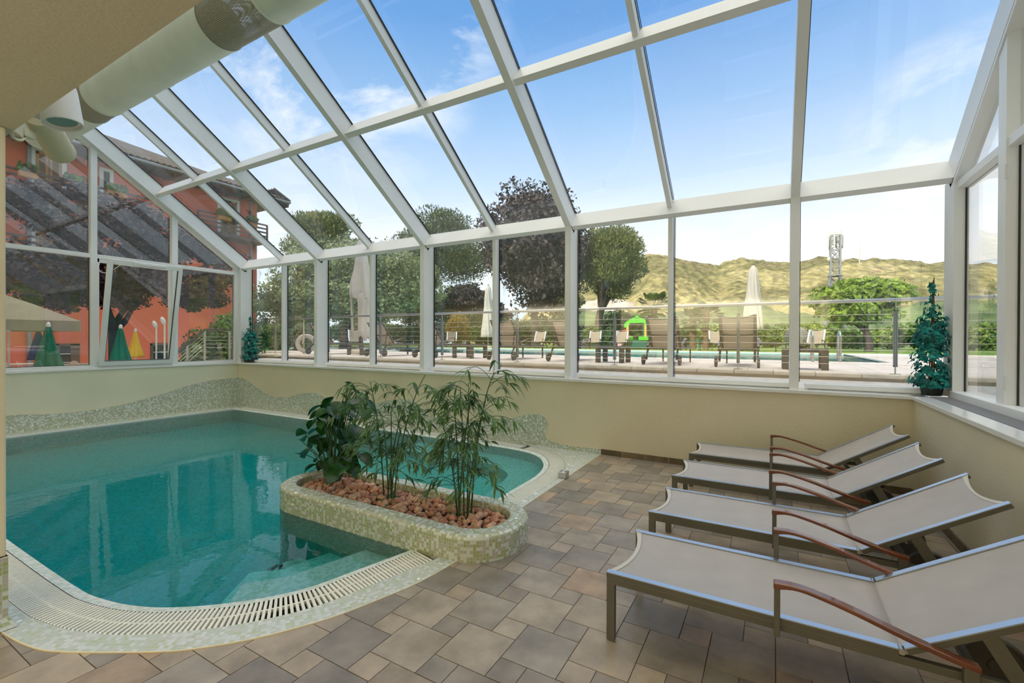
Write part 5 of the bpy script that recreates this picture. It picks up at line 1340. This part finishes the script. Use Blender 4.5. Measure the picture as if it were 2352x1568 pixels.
# palms
def palm(px, Y, top, foot, label, seed, hz):
    c = at(px, top, Y=Y); t = thing('palm_tree', label, 'palm', (c.x, Y, GZ-.03)); z = c.z-GZ
    tr = MB(); pr = []; n = 16
    for i in range(n): pr.append((.15+.025*(i % 2)+.03*math.sin(i), z*.86*i/(n-1)))
    tr.lathe(pr, 12); tr.build('trunk', M['palmbark'], t)
    r = random.Random(seed); V = []; F = []; st = MB()
    for k in range(34):
        az = r.uniform(0, 2*PI); el = r.uniform(-.7, 1.2); L = hz*r.uniform(.8, 1.1)
        d = Vector((math.cos(az)*math.cos(el), math.sin(az)*math.cos(el), math.sin(el))); b = Vector((0, 0, z*.86)); e = b+d*L*.55+Vector((0, 0, -.06)); st.tube([b, e], [.018, .01], 4)
        s = d.cross(Vector((0, 0, 1))).normalized(); u = s.cross(d)
        for q in range(15):
            a = -1.25+2.5*q/14; dd = (d*math.cos(a)+s*math.sin(a)+u*.05).normalized(); n0 = len(V); w = s*math.cos(a)-d*math.sin(a); ll = L*.5*(1-.25*abs(a)/1.25)
            V += [e, e+dd*ll*.5+w*.05, e+dd*ll+Vector((0, 0, -.10*L)), e+dd*ll*.5-w*.05]; F.append((n0, n0+1, n0+2, n0+3))
    raw('fronds', np.array([tuple(v) for v in V]), np.array(F), M['palm'], t); st.build('stalk', M['palmbark'], t)
    return t
M['palmbark'] = mat('palm_bark', (.22, .13, .08), .9, var=.35, vscale=14, bump=.8, bscale=30)
palm(1592, 25.5, 722, 0, 'left of the two fan palms with brown trunks', 1, .85); palm(1622, 25.2, 712, 0, 'right of the two fan palms with brown trunks', 2, .95); palm(1502, 27.5, 690, 0, 'dark fan palm behind the toy playhouse', 3, 1.25)
# satellite dish and green garden table
dsh = at(1830, 775, Y=27); o = MB().lathe([(.001, .0), (.3, .05), (.55, .2), (.56, .2), (.3, .02), (.001, -.03)], 28, axis='y').build('satellite_dish', M['tower'], loc=(dsh.x, 27, dsh.z)); tag(o, 'grey satellite dish half hidden by the heavy post', 'dish'); MB().tube([(0, .0, 0), (0, .1, -1.0)], .03, 8).build('mast', M['tower'], o)
gt_ = at(1607, 786, Y=PYF+1.5); t = thing('garden_table', 'small dark green table on the lawn between the two big loungers', 'table', (gt_.x, PYF+1.5, GZ)); MB().lathe([(.42, .42), (.42, .45), (.001, .45)], 24).build('table_top', M['tealp'], t); MB().lathe([(.05, 0), (.05, .42)], 12).build('leg', M['tealp'], t)

# ---- lattice mast
tb = at(1917, 779, Y=95); t = thing('cell_tower', 'grey lattice antenna mast behind the round green tree', 'tower', (tb.x, 95, -6))
zt_ = at(1917, 533, Y=95).z+6; z1 = at(1917, 640, Y=95).z+6
def tw(z): 
    u = min(1, max(0, z/z1)); return 4.2*(1-u)+1.35*u
m = MB(); zs = [0]; 
while zs[-1] < zt_-1.0: zs.append(zs[-1]+max(1.5, tw(zs[-1])*.85))
zs[-1] = zt_-.6
for a, b in zip(zs, zs[1:]):
    wa, wb = tw(a)/1, tw(b)/1
    c = [(-1, -1), (1, -1), (1, 1), (-1, 1)]
    for i in range(4):
        p, q = c[i], c[(i+1) % 4]; A_ = Vector((p[0]*wa/2, p[1]*wa/2, a)); B_ = Vector((p[0]*wb/2, p[1]*wb/2, b)); C_ = Vector((q[0]*wb/2, q[1]*wb/2, b)); D_ = Vector((q[0]*wa/2, q[1]*wa/2, a))
        m.bar(A_, B_, .24, .24); m.bar(A_, C_, .11, .11); m.bar(D_, B_, .11, .11); m.bar(B_, C_, .12, .12)
m.build('lattice', M['tower'], t)
MB().lathe([(1.15, zs[-6]), (1.15, zs[-6]+.12)], 12).build('platform', M['tower'], t)
for k in range(6):
    a = k*PI/3+.3; x, y = math.cos(a)*1.05, math.sin(a)*1.05
    MB().box(x-.11, x+.11, y-.08, y+.08, zt_-2.8+.3*(k % 2), zt_-.6+.4*(k % 3)).build('antenna_panel', M['towerw'], t)
for k, (x, z) in enumerate(((-.9, zt_-4.6), (.95, zt_-4.9))): MB().lathe([(.001, 0), (.32, .06), (.34, .12), (.001, .1)], 14, (x, -.8, z), axis='y').build('dish', M['towerw'], t)
e_ = at(2010, 590, Y=270); o = MB().lathe([(.25, 0), (.1, 9)], 8).build('antenna_mast', M['towerw'], loc=(at(1974, 600, Y=270).x, 270, at(1974, 600, Y=270).z-.8)); tag(o, 'tiny antenna mast on the crest of the hill', 'mast')

# ---- hills and mountains
def ridge(name, pts, dist, zfoot, dist0, m, label, amp, seed, az_ext=None, nr=26, na=260, foot_d=None, tree_amp=.7):
    """terrain whose crest follows measured skyline points; pts (px, py)"""
    from mathutils import noise
    azs = []; els = []
    for px, py in pts:
        d = at(px, py, D=1)-EYE; azs.append(math.atan2(d.x, d.y)); els.append(d.z/math.hypot(d.x, d.y))
    if az_ext:
        for a, e_ in az_ext: azs.append(a); els.append(e_)
    o_ = np.argsort(azs); azs = np.array(azs)[o_]; els = np.array(els)[o_]
    A_ = np.linspace(azs[0], azs[-1], na); V = []; F = []
    for i in range(nr+1):
        u = i/nr; r_ = dist0+(dist-dist0)*u
        for a in A_:
            zc = EYE.z+dist*np.interp(a, azs, els); x, y = r_*math.sin(a), r_*math.cos(a)
            prof = u**1.15*(1-.0*u); nz = noise.fractal(Vector((x*.02+seed, y*.02, 0)), 1, 2, 5)*amp*min(1, 4*u*(1-u)+.12)
            nz2 = noise.fractal(Vector((x*.16+seed, y*.16, 0)), .7, 2.1, 4)*tree_amp
            V.append((x, y, zfoot+(zc-zfoot)*prof+nz+nz2))
    for a in A_: V.append((dist*1.15*math.sin(a), dist*1.15*math.cos(a), zfoot))
    k = na
    for i in range(nr+1):
        for j in range(na-1): F.append((i*k+j, i*k+j+1, (i+1)*k+j+1, (i+1)*k+j))
    o = raw(name, np.array(V), np.array(F), m, smooth=True); struct(o, label, 'hill'); return o
hm = bpy.data.materials.new('wooded_hill'); hm.use_nodes = True
t = hm.node_tree; b = t.nodes['Principled BSDF']; b.inputs['Roughness'].default_value = .95; b.inputs['Specular IOR Level'].default_value = .1
tcn = t.nodes.new('ShaderNodeTexCoord'); n1 = t.nodes.new('ShaderNodeTexNoise'); n1.inputs['Scale'].default_value = .020; n1.inputs['Detail'].default_value = 7; n1.inputs['Roughness'].default_value = .62
n2 = t.nodes.new('ShaderNodeTexVoronoi'); n2.inputs['Scale'].default_value = .22
n3 = t.nodes.new('ShaderNodeTexNoise'); n3.inputs['Scale'].default_value = .35; n3.inputs['Detail'].default_value = 6
for n in (n1, n2, n3): t.links.new(tcn.outputs['Object'], n.inputs['Vector'])
ra = t.nodes.new('ShaderNodeValToRGB'); ra.color_ramp.elements[0].position = .38; ra.color_ramp.elements[0].color = (.27, .23, .12, 1); ra.color_ramp.elements[1].position = .62; ra.color_ramp.elements[1].color = (.46, .41, .21, 1)
q = ra.color_ramp.elements.new(.46); q.color = (.23, .22, .10, 1)
q = ra.color_ramp.elements.new(.54); q.color = (.44, .38, .18, 1)
q = ra.color_ramp.elements.new(.70); q.color = (.42, .32, .20, 1)
t.links.new(n1.outputs['Fac'], ra.inputs[0])
mr = t.nodes.new('ShaderNodeMapRange'); mr.inputs[1].default_value = .35; mr.inputs[2].default_value = .65; mr.inputs[3].default_value = .62; mr.inputs[4].default_value = 1.3; t.links.new(n3.outputs['Fac'], mr.inputs[0])
hs = t.nodes.new('ShaderNodeHueSaturation'); t.links.new(ra.outputs[0], hs.inputs['Color']); t.links.new(mr.outputs[0], hs.inputs['Value']); t.links.new(hs.outputs[0], b.inputs['Base Color'])
bp = t.nodes.new('ShaderNodeBump'); bp.inputs['Strength'].default_value = 1.0; bp.inputs['Distance'].default_value = 2.5; t.links.new(n2.outputs['Distance'], bp.inputs['Height']); t.links.new(bp.outputs[0], b.inputs['Normal'])
sky1 = [(1280, 640), (1380, 620), (1440, 600), (1497, 585), (1535, 588), (1586, 599), (1653, 610), (1668, 602), (1690, 597), (1729, 596), (1787, 601), (1834, 603), (1860, 597), (1886, 592), (1948, 595), (2015, 594.5), (2083, 597), (2170, 599), (2235, 603), (2324, 606), (2400, 604)]
ridge('hill', sky1, 300, -14, 42, hm, 'wooded hill in warm evening light across the valley', 7, 3, az_ext=[(.9, .15), (1.4, .13), (2.0, .14), (2.8, .14), (-.62, .02), (-.5, .04)], na=620, nr=100, tree_amp=1.5)
vm = mat('valley_trees', (.10, .16, .07), .95, var=.4, vscale=.25, bump=1.0, bscale=1.2, var2=(.20, .27, .10), detail=8)
ridge('hill_trees', [(1280, 712), (1330, 706), (1420, 716), (1500, 722), (1560, 712), (1640, 704), (1700, 696), (1760, 704), (1820, 716), (1900, 726), (2000, 716), (2060, 706), (2110, 694), (2180, 690), (2330, 676), (2400, 672)], 120, -16, 56, vm, 'dark wooded slope low in the valley', 3, 6, az_ext=[(1.4, .09), (2.4, .08)], nr=40, na=300, tree_amp=.9)
ridge('hill_scree', [(1290, 716), (1320, 700), (1345, 690), (1400, 684), (1440, 690), (1470, 700), (1500, 716)], 170, -10, 110, mat('pale_scree', (.62, .50, .42), .9, var=.35, vscale=.12, bump=.8, bscale=.5, detail=8), 'pale rocky slope behind the stone pine', 2, 9, nr=20, na=80, tree_amp=.5)
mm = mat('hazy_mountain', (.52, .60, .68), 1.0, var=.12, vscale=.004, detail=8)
sky2 = [(560, 560), (600, 548), (630, 537), (660, 534), (700, 545), (760, 560), (850, 575), (950, 580), (1060, 590), (1110, 592), (1200, 600), (1330, 615), (1500, 640)]
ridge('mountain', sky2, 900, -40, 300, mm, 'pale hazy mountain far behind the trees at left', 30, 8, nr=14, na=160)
sky3 = [(2235, 603), (2270, 598), (2310, 592), (2352, 580), (2420, 560)]
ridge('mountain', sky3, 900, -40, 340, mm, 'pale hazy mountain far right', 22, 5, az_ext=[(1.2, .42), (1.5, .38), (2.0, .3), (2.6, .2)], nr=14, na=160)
struct(MB().box(-700, 700, 40, 900, -41, -14.2).build('ground', hm), 'valley floor', 'ground')
m = MB().hexa([(-60, 40, -16), (60, 40, -16), (60, 52, -16), (-60, 52, -16)], [(-60, 39.9, GZ-.03), (60, 39.9, GZ-.03), (60, 40, GZ-.03), (-60, 40, GZ-.03)])
struct(m.build('ground_bank', M['grass']), 'grassy bank dropping from the lawn', 'bank')

# ================================================================== SALMON BUILDING
BX = -26.8; BY0, BY1 = -14.0, at(590, 650, X=-26.8).y
bd_ = thing('salmon_building', 'salmon red hotel building with shuttered windows and tiled roof', 'building', (BX, 0, 0))
ez = 9.75; OV = 1.25
MB().box(-12, 0, BY0, BY1, -.5, ez+.05).build('facade', M['salmon'], bd_)
# hipped roof with overhanging eaves
e0, e1_, f0, f1 = OV, -12-OV, BY0-OV, BY1+OV; rz_ = ez+3.2; rm = (e0+e1_)/2
m = MB(); Vr = [(e0, f0, ez), (e0, f1, ez), (e1_, f1, ez), (e1_, f0, ez), (rm, f0+7.2, rz_), (rm, f1-7.2, rz_)]
m.add([(x, y, z-.22) for x, y, z in Vr[:4]]+Vr, [(0, 1, 2, 3), (0, 4, 5, 1), (1, 5, 6, 2), (2, 6, 7, 3), (3, 7, 4, 0), (4, 8, 9, 5), (5, 9, 6), (6, 9, 8, 7), (7, 8, 4)])
roof = m.build('roof', M['rooft'], bd_)
t_ = MB(); y = f0
while y < f1:
    t_.tube([(e0+.06, y, ez+.03), (e0-2.0, y, ez+.03+2.06*3.2/(e0-rm))], .075, 6); y += .26
x = e0
while x > e1_:
    t_.tube([(x, f1+.05, ez+.03), (x, f1-1.0, ez+.03+.47)], .075, 6); x -= .26
t_.build('eave_tiles', M['rooft'], roof)
rf = MB(); y = f0+.3
while y < f1: rf.bar((e0-.05, y, ez-.28), (-.02, y, ez-.26), .10, .14); y += .75
rf.build('rafter_ends', M['soffit'], roof)
MB().box(-12.0, e0-.06, f0+.1, f1-.06, ez-.24, ez-.21).build('soffit', M['soffit'], roof)
MB().tube([(e0+.10, f0, ez-.10), (e0+.10, f1, ez-.10)], .07, 8).build('gutter', M['tower'], roof)
for pxd in (65, 575):
    yv = at(pxd, 420, X=BX).y; MB().tube([(.10, yv, .1), (.10, yv, ez-.3)], .07, 8).build('downpipe', M['tower'], bd_)
def window(y0, y1, z0, z1, shut=True):
    fr = MB().box(0, .05, y0-.16, y0, z0-.16, z1+.16).box(0, .05, y1, y1+.16, z0-.16, z1+.16).box(0, .05, y0, y1, z1, z1+.16).box(0, .05, y0, y1, z0-.16, z0)
    f = fr.build('window_surround', M['whitep'], bd_)
    if shut:
        for a, b_ in ((y0, (y0+y1)/2-.01), ((y0+y1)/2+.01, y1)):
            s = MB().box(.02, .07, a, a+.10, z0, z1).box(.02, .07, b_-.10, b_, z0, z1).box(.02, .07, a, b_, z0, z0+.12).box(.02, .07, a, b_, z1-.12, z1).box(.02, .07, a, b_, (z0+z1)/2-.05, (z0+z1)/2+.05)
            z = z0+.14
            while z < z1-.14:
                s.add([(.025, a+.1, z+.05), (.055, a+.1, z), (.055, b_-.1, z), (.025, b_-.1, z+.05), (.02, a+.1, z+.045), (.05, a+.1, z-.005), (.05, b_-.1, z-.005), (.02, b_-.1, z+.045)], [(0, 1, 2, 3), (7, 6, 5, 4), (0, 4, 5, 1), (2, 6, 7, 3)]); z += .085
            s.build('shutter', M['shutter'], f)
        MB().box(.004, .012, y0, y1, z0, z1).build('pane', M['darkgl'], f)
    return f
def ypx(px): return at(px, 500, X=BX).y
yA, yB = ypx(81), ypx(141)
for zt2 in (9.25, 6.72): window(yA, yB, zt2-1.95, zt2)
yA2, yB2 = ypx(506), ypx(543)
window(yA2, yB2, 7.3, 9.2); window(ypx(547), ypx(568), 4.4, 5.5, False)
window(ypx(238), ypx(250), 7.6, 9.1)
# basement windows with brown frames
for a, b_ in ((128, 182), (345, 402)):
    y0, y1 = ypx(a), ypx(b_); z1_ = 1.18
    f = MB().box(0, .05, y0, y0+.12, .0, z1_).box(0, .05, y1-.30, y1, .0, z1_).box(0, .05, y0, y1, z1_-.10, z1_).build('window_surround', M['brownf'], bd_)
    MB().box(.004, .012, y0, y1, 0, z1_).build('pane', M['darkgl'], f); g2 = MB()
    for zz in (.35, .72): g2.box(.014, .024, y0+.12, y1-.3, zz, zz+.03)
    g2.build('glazing_bar', M['whitep'], f)
# balconies
def balcony(y0, y1, zf, d=1.15, flowers=()):
    b = MB().box(0, d, y0, y1, zf-.18, zf).build('balcony', M['soffit'], bd_)
    rr2 = MB()
    y = y0
    while y < y1+.01: rr2.box(d-.10, d-.02, y-.04, y+.04, zf, zf+.92); y += (y1-y0)/max(1, round((y1-y0)/1.5))
    for zz in (.20, .42, .64, .86): rr2.box(d-.07, d-.03, y0, y1, zf+zz, zf+zz+.09)
    rr2.build('balustrade', M['soffit'], b)
    for (a, c) in flowers:
        bx = MB().box(d, d+.22, a, c, zf+.62, zf+.84).build('flower_box', M['shutter'], b)
        bl = [(d+.12, a+(c-a)*(k+.5)/5, zf+1.0, .24, (c-a)/7, .2) for k in range(5)]
        leafcloud('flowers', bl, 900, .06, M['shrub'], b, int(a*10) % 97)
        leafcloud('blossom', bl, 60, .05, M['red'], b, int(c*10) % 97, surf=.9)
    return b
balcony(ypx(-60), ypx(345), 7.12, flowers=((ypx(18), ypx(60)), (ypx(122), ypx(170)), (ypx(218), ypx(262)), (ypx(322), ypx(344))))
balcony(ypx(430), BY1-.05, 7.12, flowers=((ypx(470), ypx(500)), (ypx(540), ypx(560))))
balcony(ypx(-60), ypx(205), 4.55, flowers=((ypx(140), ypx(175)),))

# ---- plum tree and lower terrace things
c = at(268, 800, X=-17.2)
t = thing('plum_tree', 'purple leaved plum tree with forked trunk before the salmon wall', 'tree', (c.x, c.y, 0)); r = random.Random(31)
cc = at(255, 590, X=-17.2); bl = []
for i in range(46):
    a = r.uniform(0, 2*PI); q = math.sqrt(r.random())*3.0; zz = r.uniform(-1, 1)
    k = math.sqrt(1-.6*zz*zz); bl.append((math.cos(a)*q*k*.55, math.sin(a)*q*k*1.08+cc.y-c.y, cc.z+zz*1.35+.1, .75, .8, .42))
for (px, py, rad) in ((505, 690, .5), (470, 640, .7), (480, 590, .6), (60, 640, .7), (90, 690, .5), (430, 560, .8), (30, 590, .8), (515, 735, .2), (450, 700, .45), (150, 700, .5), (400, 690, .5)):
    p = at(px, py, X=-17.2); bl.append((r.uniform(-.4, .4), p.y-c.y, p.z, rad, rad, rad*.55))
leafcloud('crown', bl, 42000, .065, M['plum'], t, 31, clump=.5, surf=.3)
mb = MB()
def limb(P, r0, r1): 
    s_ = smoothline(P, 5); n = len(s_); mb.tube(s_, [r0+(r1-r0)*i/(n-1) for i in range(n)], 8)
q = lambda px, py: at(px, py, X=-17.2)-Vector((c.x, c.y, 0))
limb([Vector((0, 0, -.05)), q(266, 800), q(264, 765), q(262, 755)], .20, .15); limb([q(262, 757), q(250, 725), q(243, 690), q(238, 640)], .15, .05); limb([q(262, 757), q(285, 740), q(300, 715), q(330, 670)], .11, .04); limb([q(263, 755), q(276, 725), q(295, 700), q(320, 640)], .10, .04); limb([q(245, 700), q(225, 660), q(180, 610)], .06, .02); limb([q(300, 715), q(380, 650), q(450, 620)], .05, .02); limb([q(243, 690), q(255, 600), q(262, 520)], .06, .02); limb([q(225, 660), q(120, 640), q(50, 600)], .05, .015)
for i in range(16):
    b = bl[i*2]; limb([q(250, 660), Vector((b[0]*.6, b[1]*.6, (b[2]+q(250, 660).z)/2)), Vector(b[:3])], .04, .01)
mb.build('trunk', M['barkp'], t, smooth=True)
GP = 'closed parasols on the lower terrace'
def lowparasol(px, top, bot, wpx, X, m_, lab, base=0.0):
    p = at(px, top, X=X); D = (p-EYE).dot(cf); lo_ = at(px, bot, X=X).z
    closed_parasol(p.x, p.y, 0, p.z, wpx/2/F_PX*D, lab, M[m_], lo_=max(.12, lo_), capm=M['cap'], stone=False, group=GP, pole=.02)
lowparasol(111, 743, 852, 50, -12.6, 'green', 'closed dark green parasol in the left gable window')
lowparasol(88, 754, 826, 36, -17.5, 'navy', 'closed navy blue parasol left of the green one')
lowparasol(277, 748, 848, 44, -13.2, 'green', 'closed dark green parasol seen through the tilted sash')
lowparasol(311, 757, 820, 30, -15.5, 'yellow', 'closed yellow parasol seen through the tilted sash')
# open beige parasol
p = at(-30, 735, X=-14.2); t = thing('parasol', 'large open beige parasol at the left edge of the lower terrace', 'parasol', (p.x, p.y, 0)); hw = at(172, 745, X=-13.4).y-p.y
zr = at(172, 738, X=-13.4).z
V = []; F = []
for (s, z) in ((hw, zr-.22), (hw, zr), (hw*.5, zr+.34), (.06, zr+.62)):
    for (a, b_) in ((-1, -1), (1, -1), (1, 1), (-1, 1)): V.append((a*s, b_*s, z))
for i in range(3):
    for k in range(4): F.append((i*4+k, i*4+(k+1) % 4, (i+1)*4+(k+1) % 4, (i+1)*4+k))
F.append((12, 13, 14, 15))
mb = MB(); mb.add(V, F); o = mb.build('canopy', M['beigec'], t); s_ = o.modifiers.new('thick', 'SOLIDIFY'); s_.thickness = .015
MB().lathe([(.03, 0), (.03, zr+.6)], 10).build('pole', M['whitep'], t)
# globe lamps on poles
for i, (px, py, X, lab) in enumerate(((359, 750, -14.6, 'white spoon-shaped garden lamp seen through the tilted sash'), (378, 742, -13.4, 'second white spoon-shaped garden lamp behind the sash frame'), (20, 758, -15, 'white garden lamp head at the left edge of the gable window'))):
    p = at(px, py, X=X); t = thing('garden_lamp', lab, 'lamp', (p.x, p.y, 0)); h = p.z
    MB().lathe([(.022, 0), (.018, h-.04)], 12).build('pole', M['cap'], t)
    mb = MB().lathe([(.001, -.20), (.045, -.17), (.085, -.08), (.10, .02), (.085, .12), (.045, .19), (.001, .21)], 18); o = mb.build('lamp_head', M['cap'], t, smooth=True); o.location = (0, -.03, h+.05); o.rotation_euler = (.35, 0, 0); o.scale = (.38, .55, .55)
# stair railing
t = thing('stair_railing', 'brown metal stair railing rising beside the shrubs', 'railing', (0, 0, 0)); X_ = -12.45
a1, a2, a3 = at(400, 815, X=X_), at(470, 757, X=X_), at(600, 757, X=X_); a3.z = a2.z
MB().bar(a1, a2, .03, .055).bar(a2, a3, .03, .055).build('hand_rail', M['brownr'] if 'brownr' in M else M['bark'], t)
for q_ in (at(430, 790, X=X_), a2, at(527, 757, X=X_)): MB().box(q_.x-.012, q_.x+.012, q_.y-.025, q_.y+.025, .0, q_.z).build('rail_post', M['steel'], t)
for k in range(1, 6): MB().tube([a1-Vector((0, 0, .09*k)), a2-Vector((0, 0, .09*k)), a3-Vector((0, 0, .09*k))], .004, 4).build('wire', M['steel'], t)
# plastic chairs and a long table row
def chair(label=None):
    t = thing('garden_chair', 'x', 'chair')
    MB().box(-.23, .23, -.22, .22, .395, .42).build('seat', M['chairp'], t, bevel=.01)
    n = 14; P_ = [Vector((.24*math.cos(PI*k/n), .22+.03, .45+.36*math.sin(PI*k/n))) for k in range(n+1)]
    bk = MB(); pol = [(p.x, p.z) for p in P_]; k = len(pol)
    bk.add([(x, .235+.10*(z-.45), z) for x, z in pol]+[(x, .255+.10*(z-.45), z) for x, z in pol], [tuple(range(k)), tuple(reversed(range(k, 2*k)))]+[(i, k+i, k+(i+1) % k, (i+1) % k) for i in range(k)])
    bk.tube([(x, .245+.10*(z-.45), z) for x, z in pol], .013, 6); bk.build('backrest', M['chairp'], t)
    for sx in (-1, 1):
        MB().tube(smoothline([(sx*.25, .22, .62), (sx*.27, .0, .63), (sx*.26, -.19, .58), (sx*.25, -.20, .42)], 4), .014, 6).build('armrest', M['chairp'], t)
        for sy in (-1, 1): MB().tube([(sx*.21, sy*.19, .40), (sx*.24, sy*.23, 0)], .018, 6).build('leg', M['chairp'], t)
    return t
GC = 'cream plastic chairs on the lower terrace'
cps = [(28, 830, 2.9, 'leftmost, against the pillar edge'), (50, 833, 2.6, 'second from the left'), (62, 840, 3.4, 'in front of the navy parasol'), (72, 828, .4, 'behind the others under the navy parasol'), (143, 826, 1.9, 'turned side-on right of the green parasol'), (164, 831, 2.7, 'right of the side-on one'), (196, 828, 3.5, 'beside the left gable post'), (245, 821, 3.0, 'seen at the bottom of the tilted sash')]
ch0 = None
for px, py, rz, lab in cps:
    X = -12.2-(2.4 if py < 829 else .9 if py < 835 else .1); zb = .81
    p = at(px, py, X=X); lab = 'cream plastic garden chair '+lab
    # keep the chair on the ground: slide along the line of sight until its back is at chair height
    r_ = (p-EYE); r_.normalize(); k = (zb-EYE.z)/r_.z; p = EYE+r_*k
    if ch0 is None: ch0 = chair(); ch0.location = (p.x, p.y, 0); ch0.rotation_euler = (0, 0, rz); ch0['label'] = lab; ch0['group'] = GC
    else: copy_tree(ch0, label=lab, loc=(p.x, p.y, 0), rz=rz, group=GC)
for i, (px, lab) in enumerate(((45, 'long beige table among the cream chairs at left'), (185, 'beige table beside the left gable post'))):
    p = at(px, 836, Z=.66); t = thing('garden_table', lab, 'table', (p.x, p.y, 0)); MB().box(-.4, .4, -.55, .55, .64, .67).build('table_top', M['curb'], t)
    for sx in (-1, 1):
        for sy in (-1, 1): MB().box(sx*.34-.02, sx*.34+.02, sy*.48-.02, sy*.48+.02, 0, .64).build('leg', M['chairp'], t)

# more green behind the railing
for i, (px, top, w, m_, lab) in enumerate(((800, 738, 120, 'hedge', 'dark hedge behind the holm oak trunk'), (880, 735, 120, 'lime', 'pale green hedge right of the large cream parasol'), (1010, 735, 110, 'hedge', 'dark hedge left of the yellow shrub'), (1120, 738, 110, 'shrub', 'hedge behind the closed parasol by the yellow shrub'), (1310, 735, 100, 'hedge', 'hedge behind the fourth heavy post'))):
    shrub_px('hedge', lab, px, 29.5, top, w, m_, 90+i, n=7000, size=.11, cat='hedge', nb=14)
for i, (px, top, bot, w, m_, lab) in enumerate(((880, 640, 745, 120, 'shrub', 'bushy green tree filling the gap right of the holm oak'), (940, 620, 745, 110, 'pined', 'dark green tree behind the third heavy post'), (1140, 690, 745, 70, 'maple', 'low dark tree beneath the purple maple crown'))):
    tree('garden_tree', lab, px, 34, top, bot, w, m_, 95+i, 9000, .13, nb=14, trunk_r=.14, nbr=5)

for i, (px, top, bot, w, m_, lab) in enumerate(((1005, 672, 745, 120, 'hedge', 'dark green tree behind the yellow shrub'), (1095, 688, 745, 110, 'shrub', 'green tree behind the closed parasol near the yellow shrub'), (1300, 668, 740, 80, 'pine', 'green tree between the purple maple and the stone pine'))):
    tree('garden_tree', lab, px, 37, top, bot, w, m_, 105+i, 9000, .14, nb=14, trunk_r=.14, nbr=5)
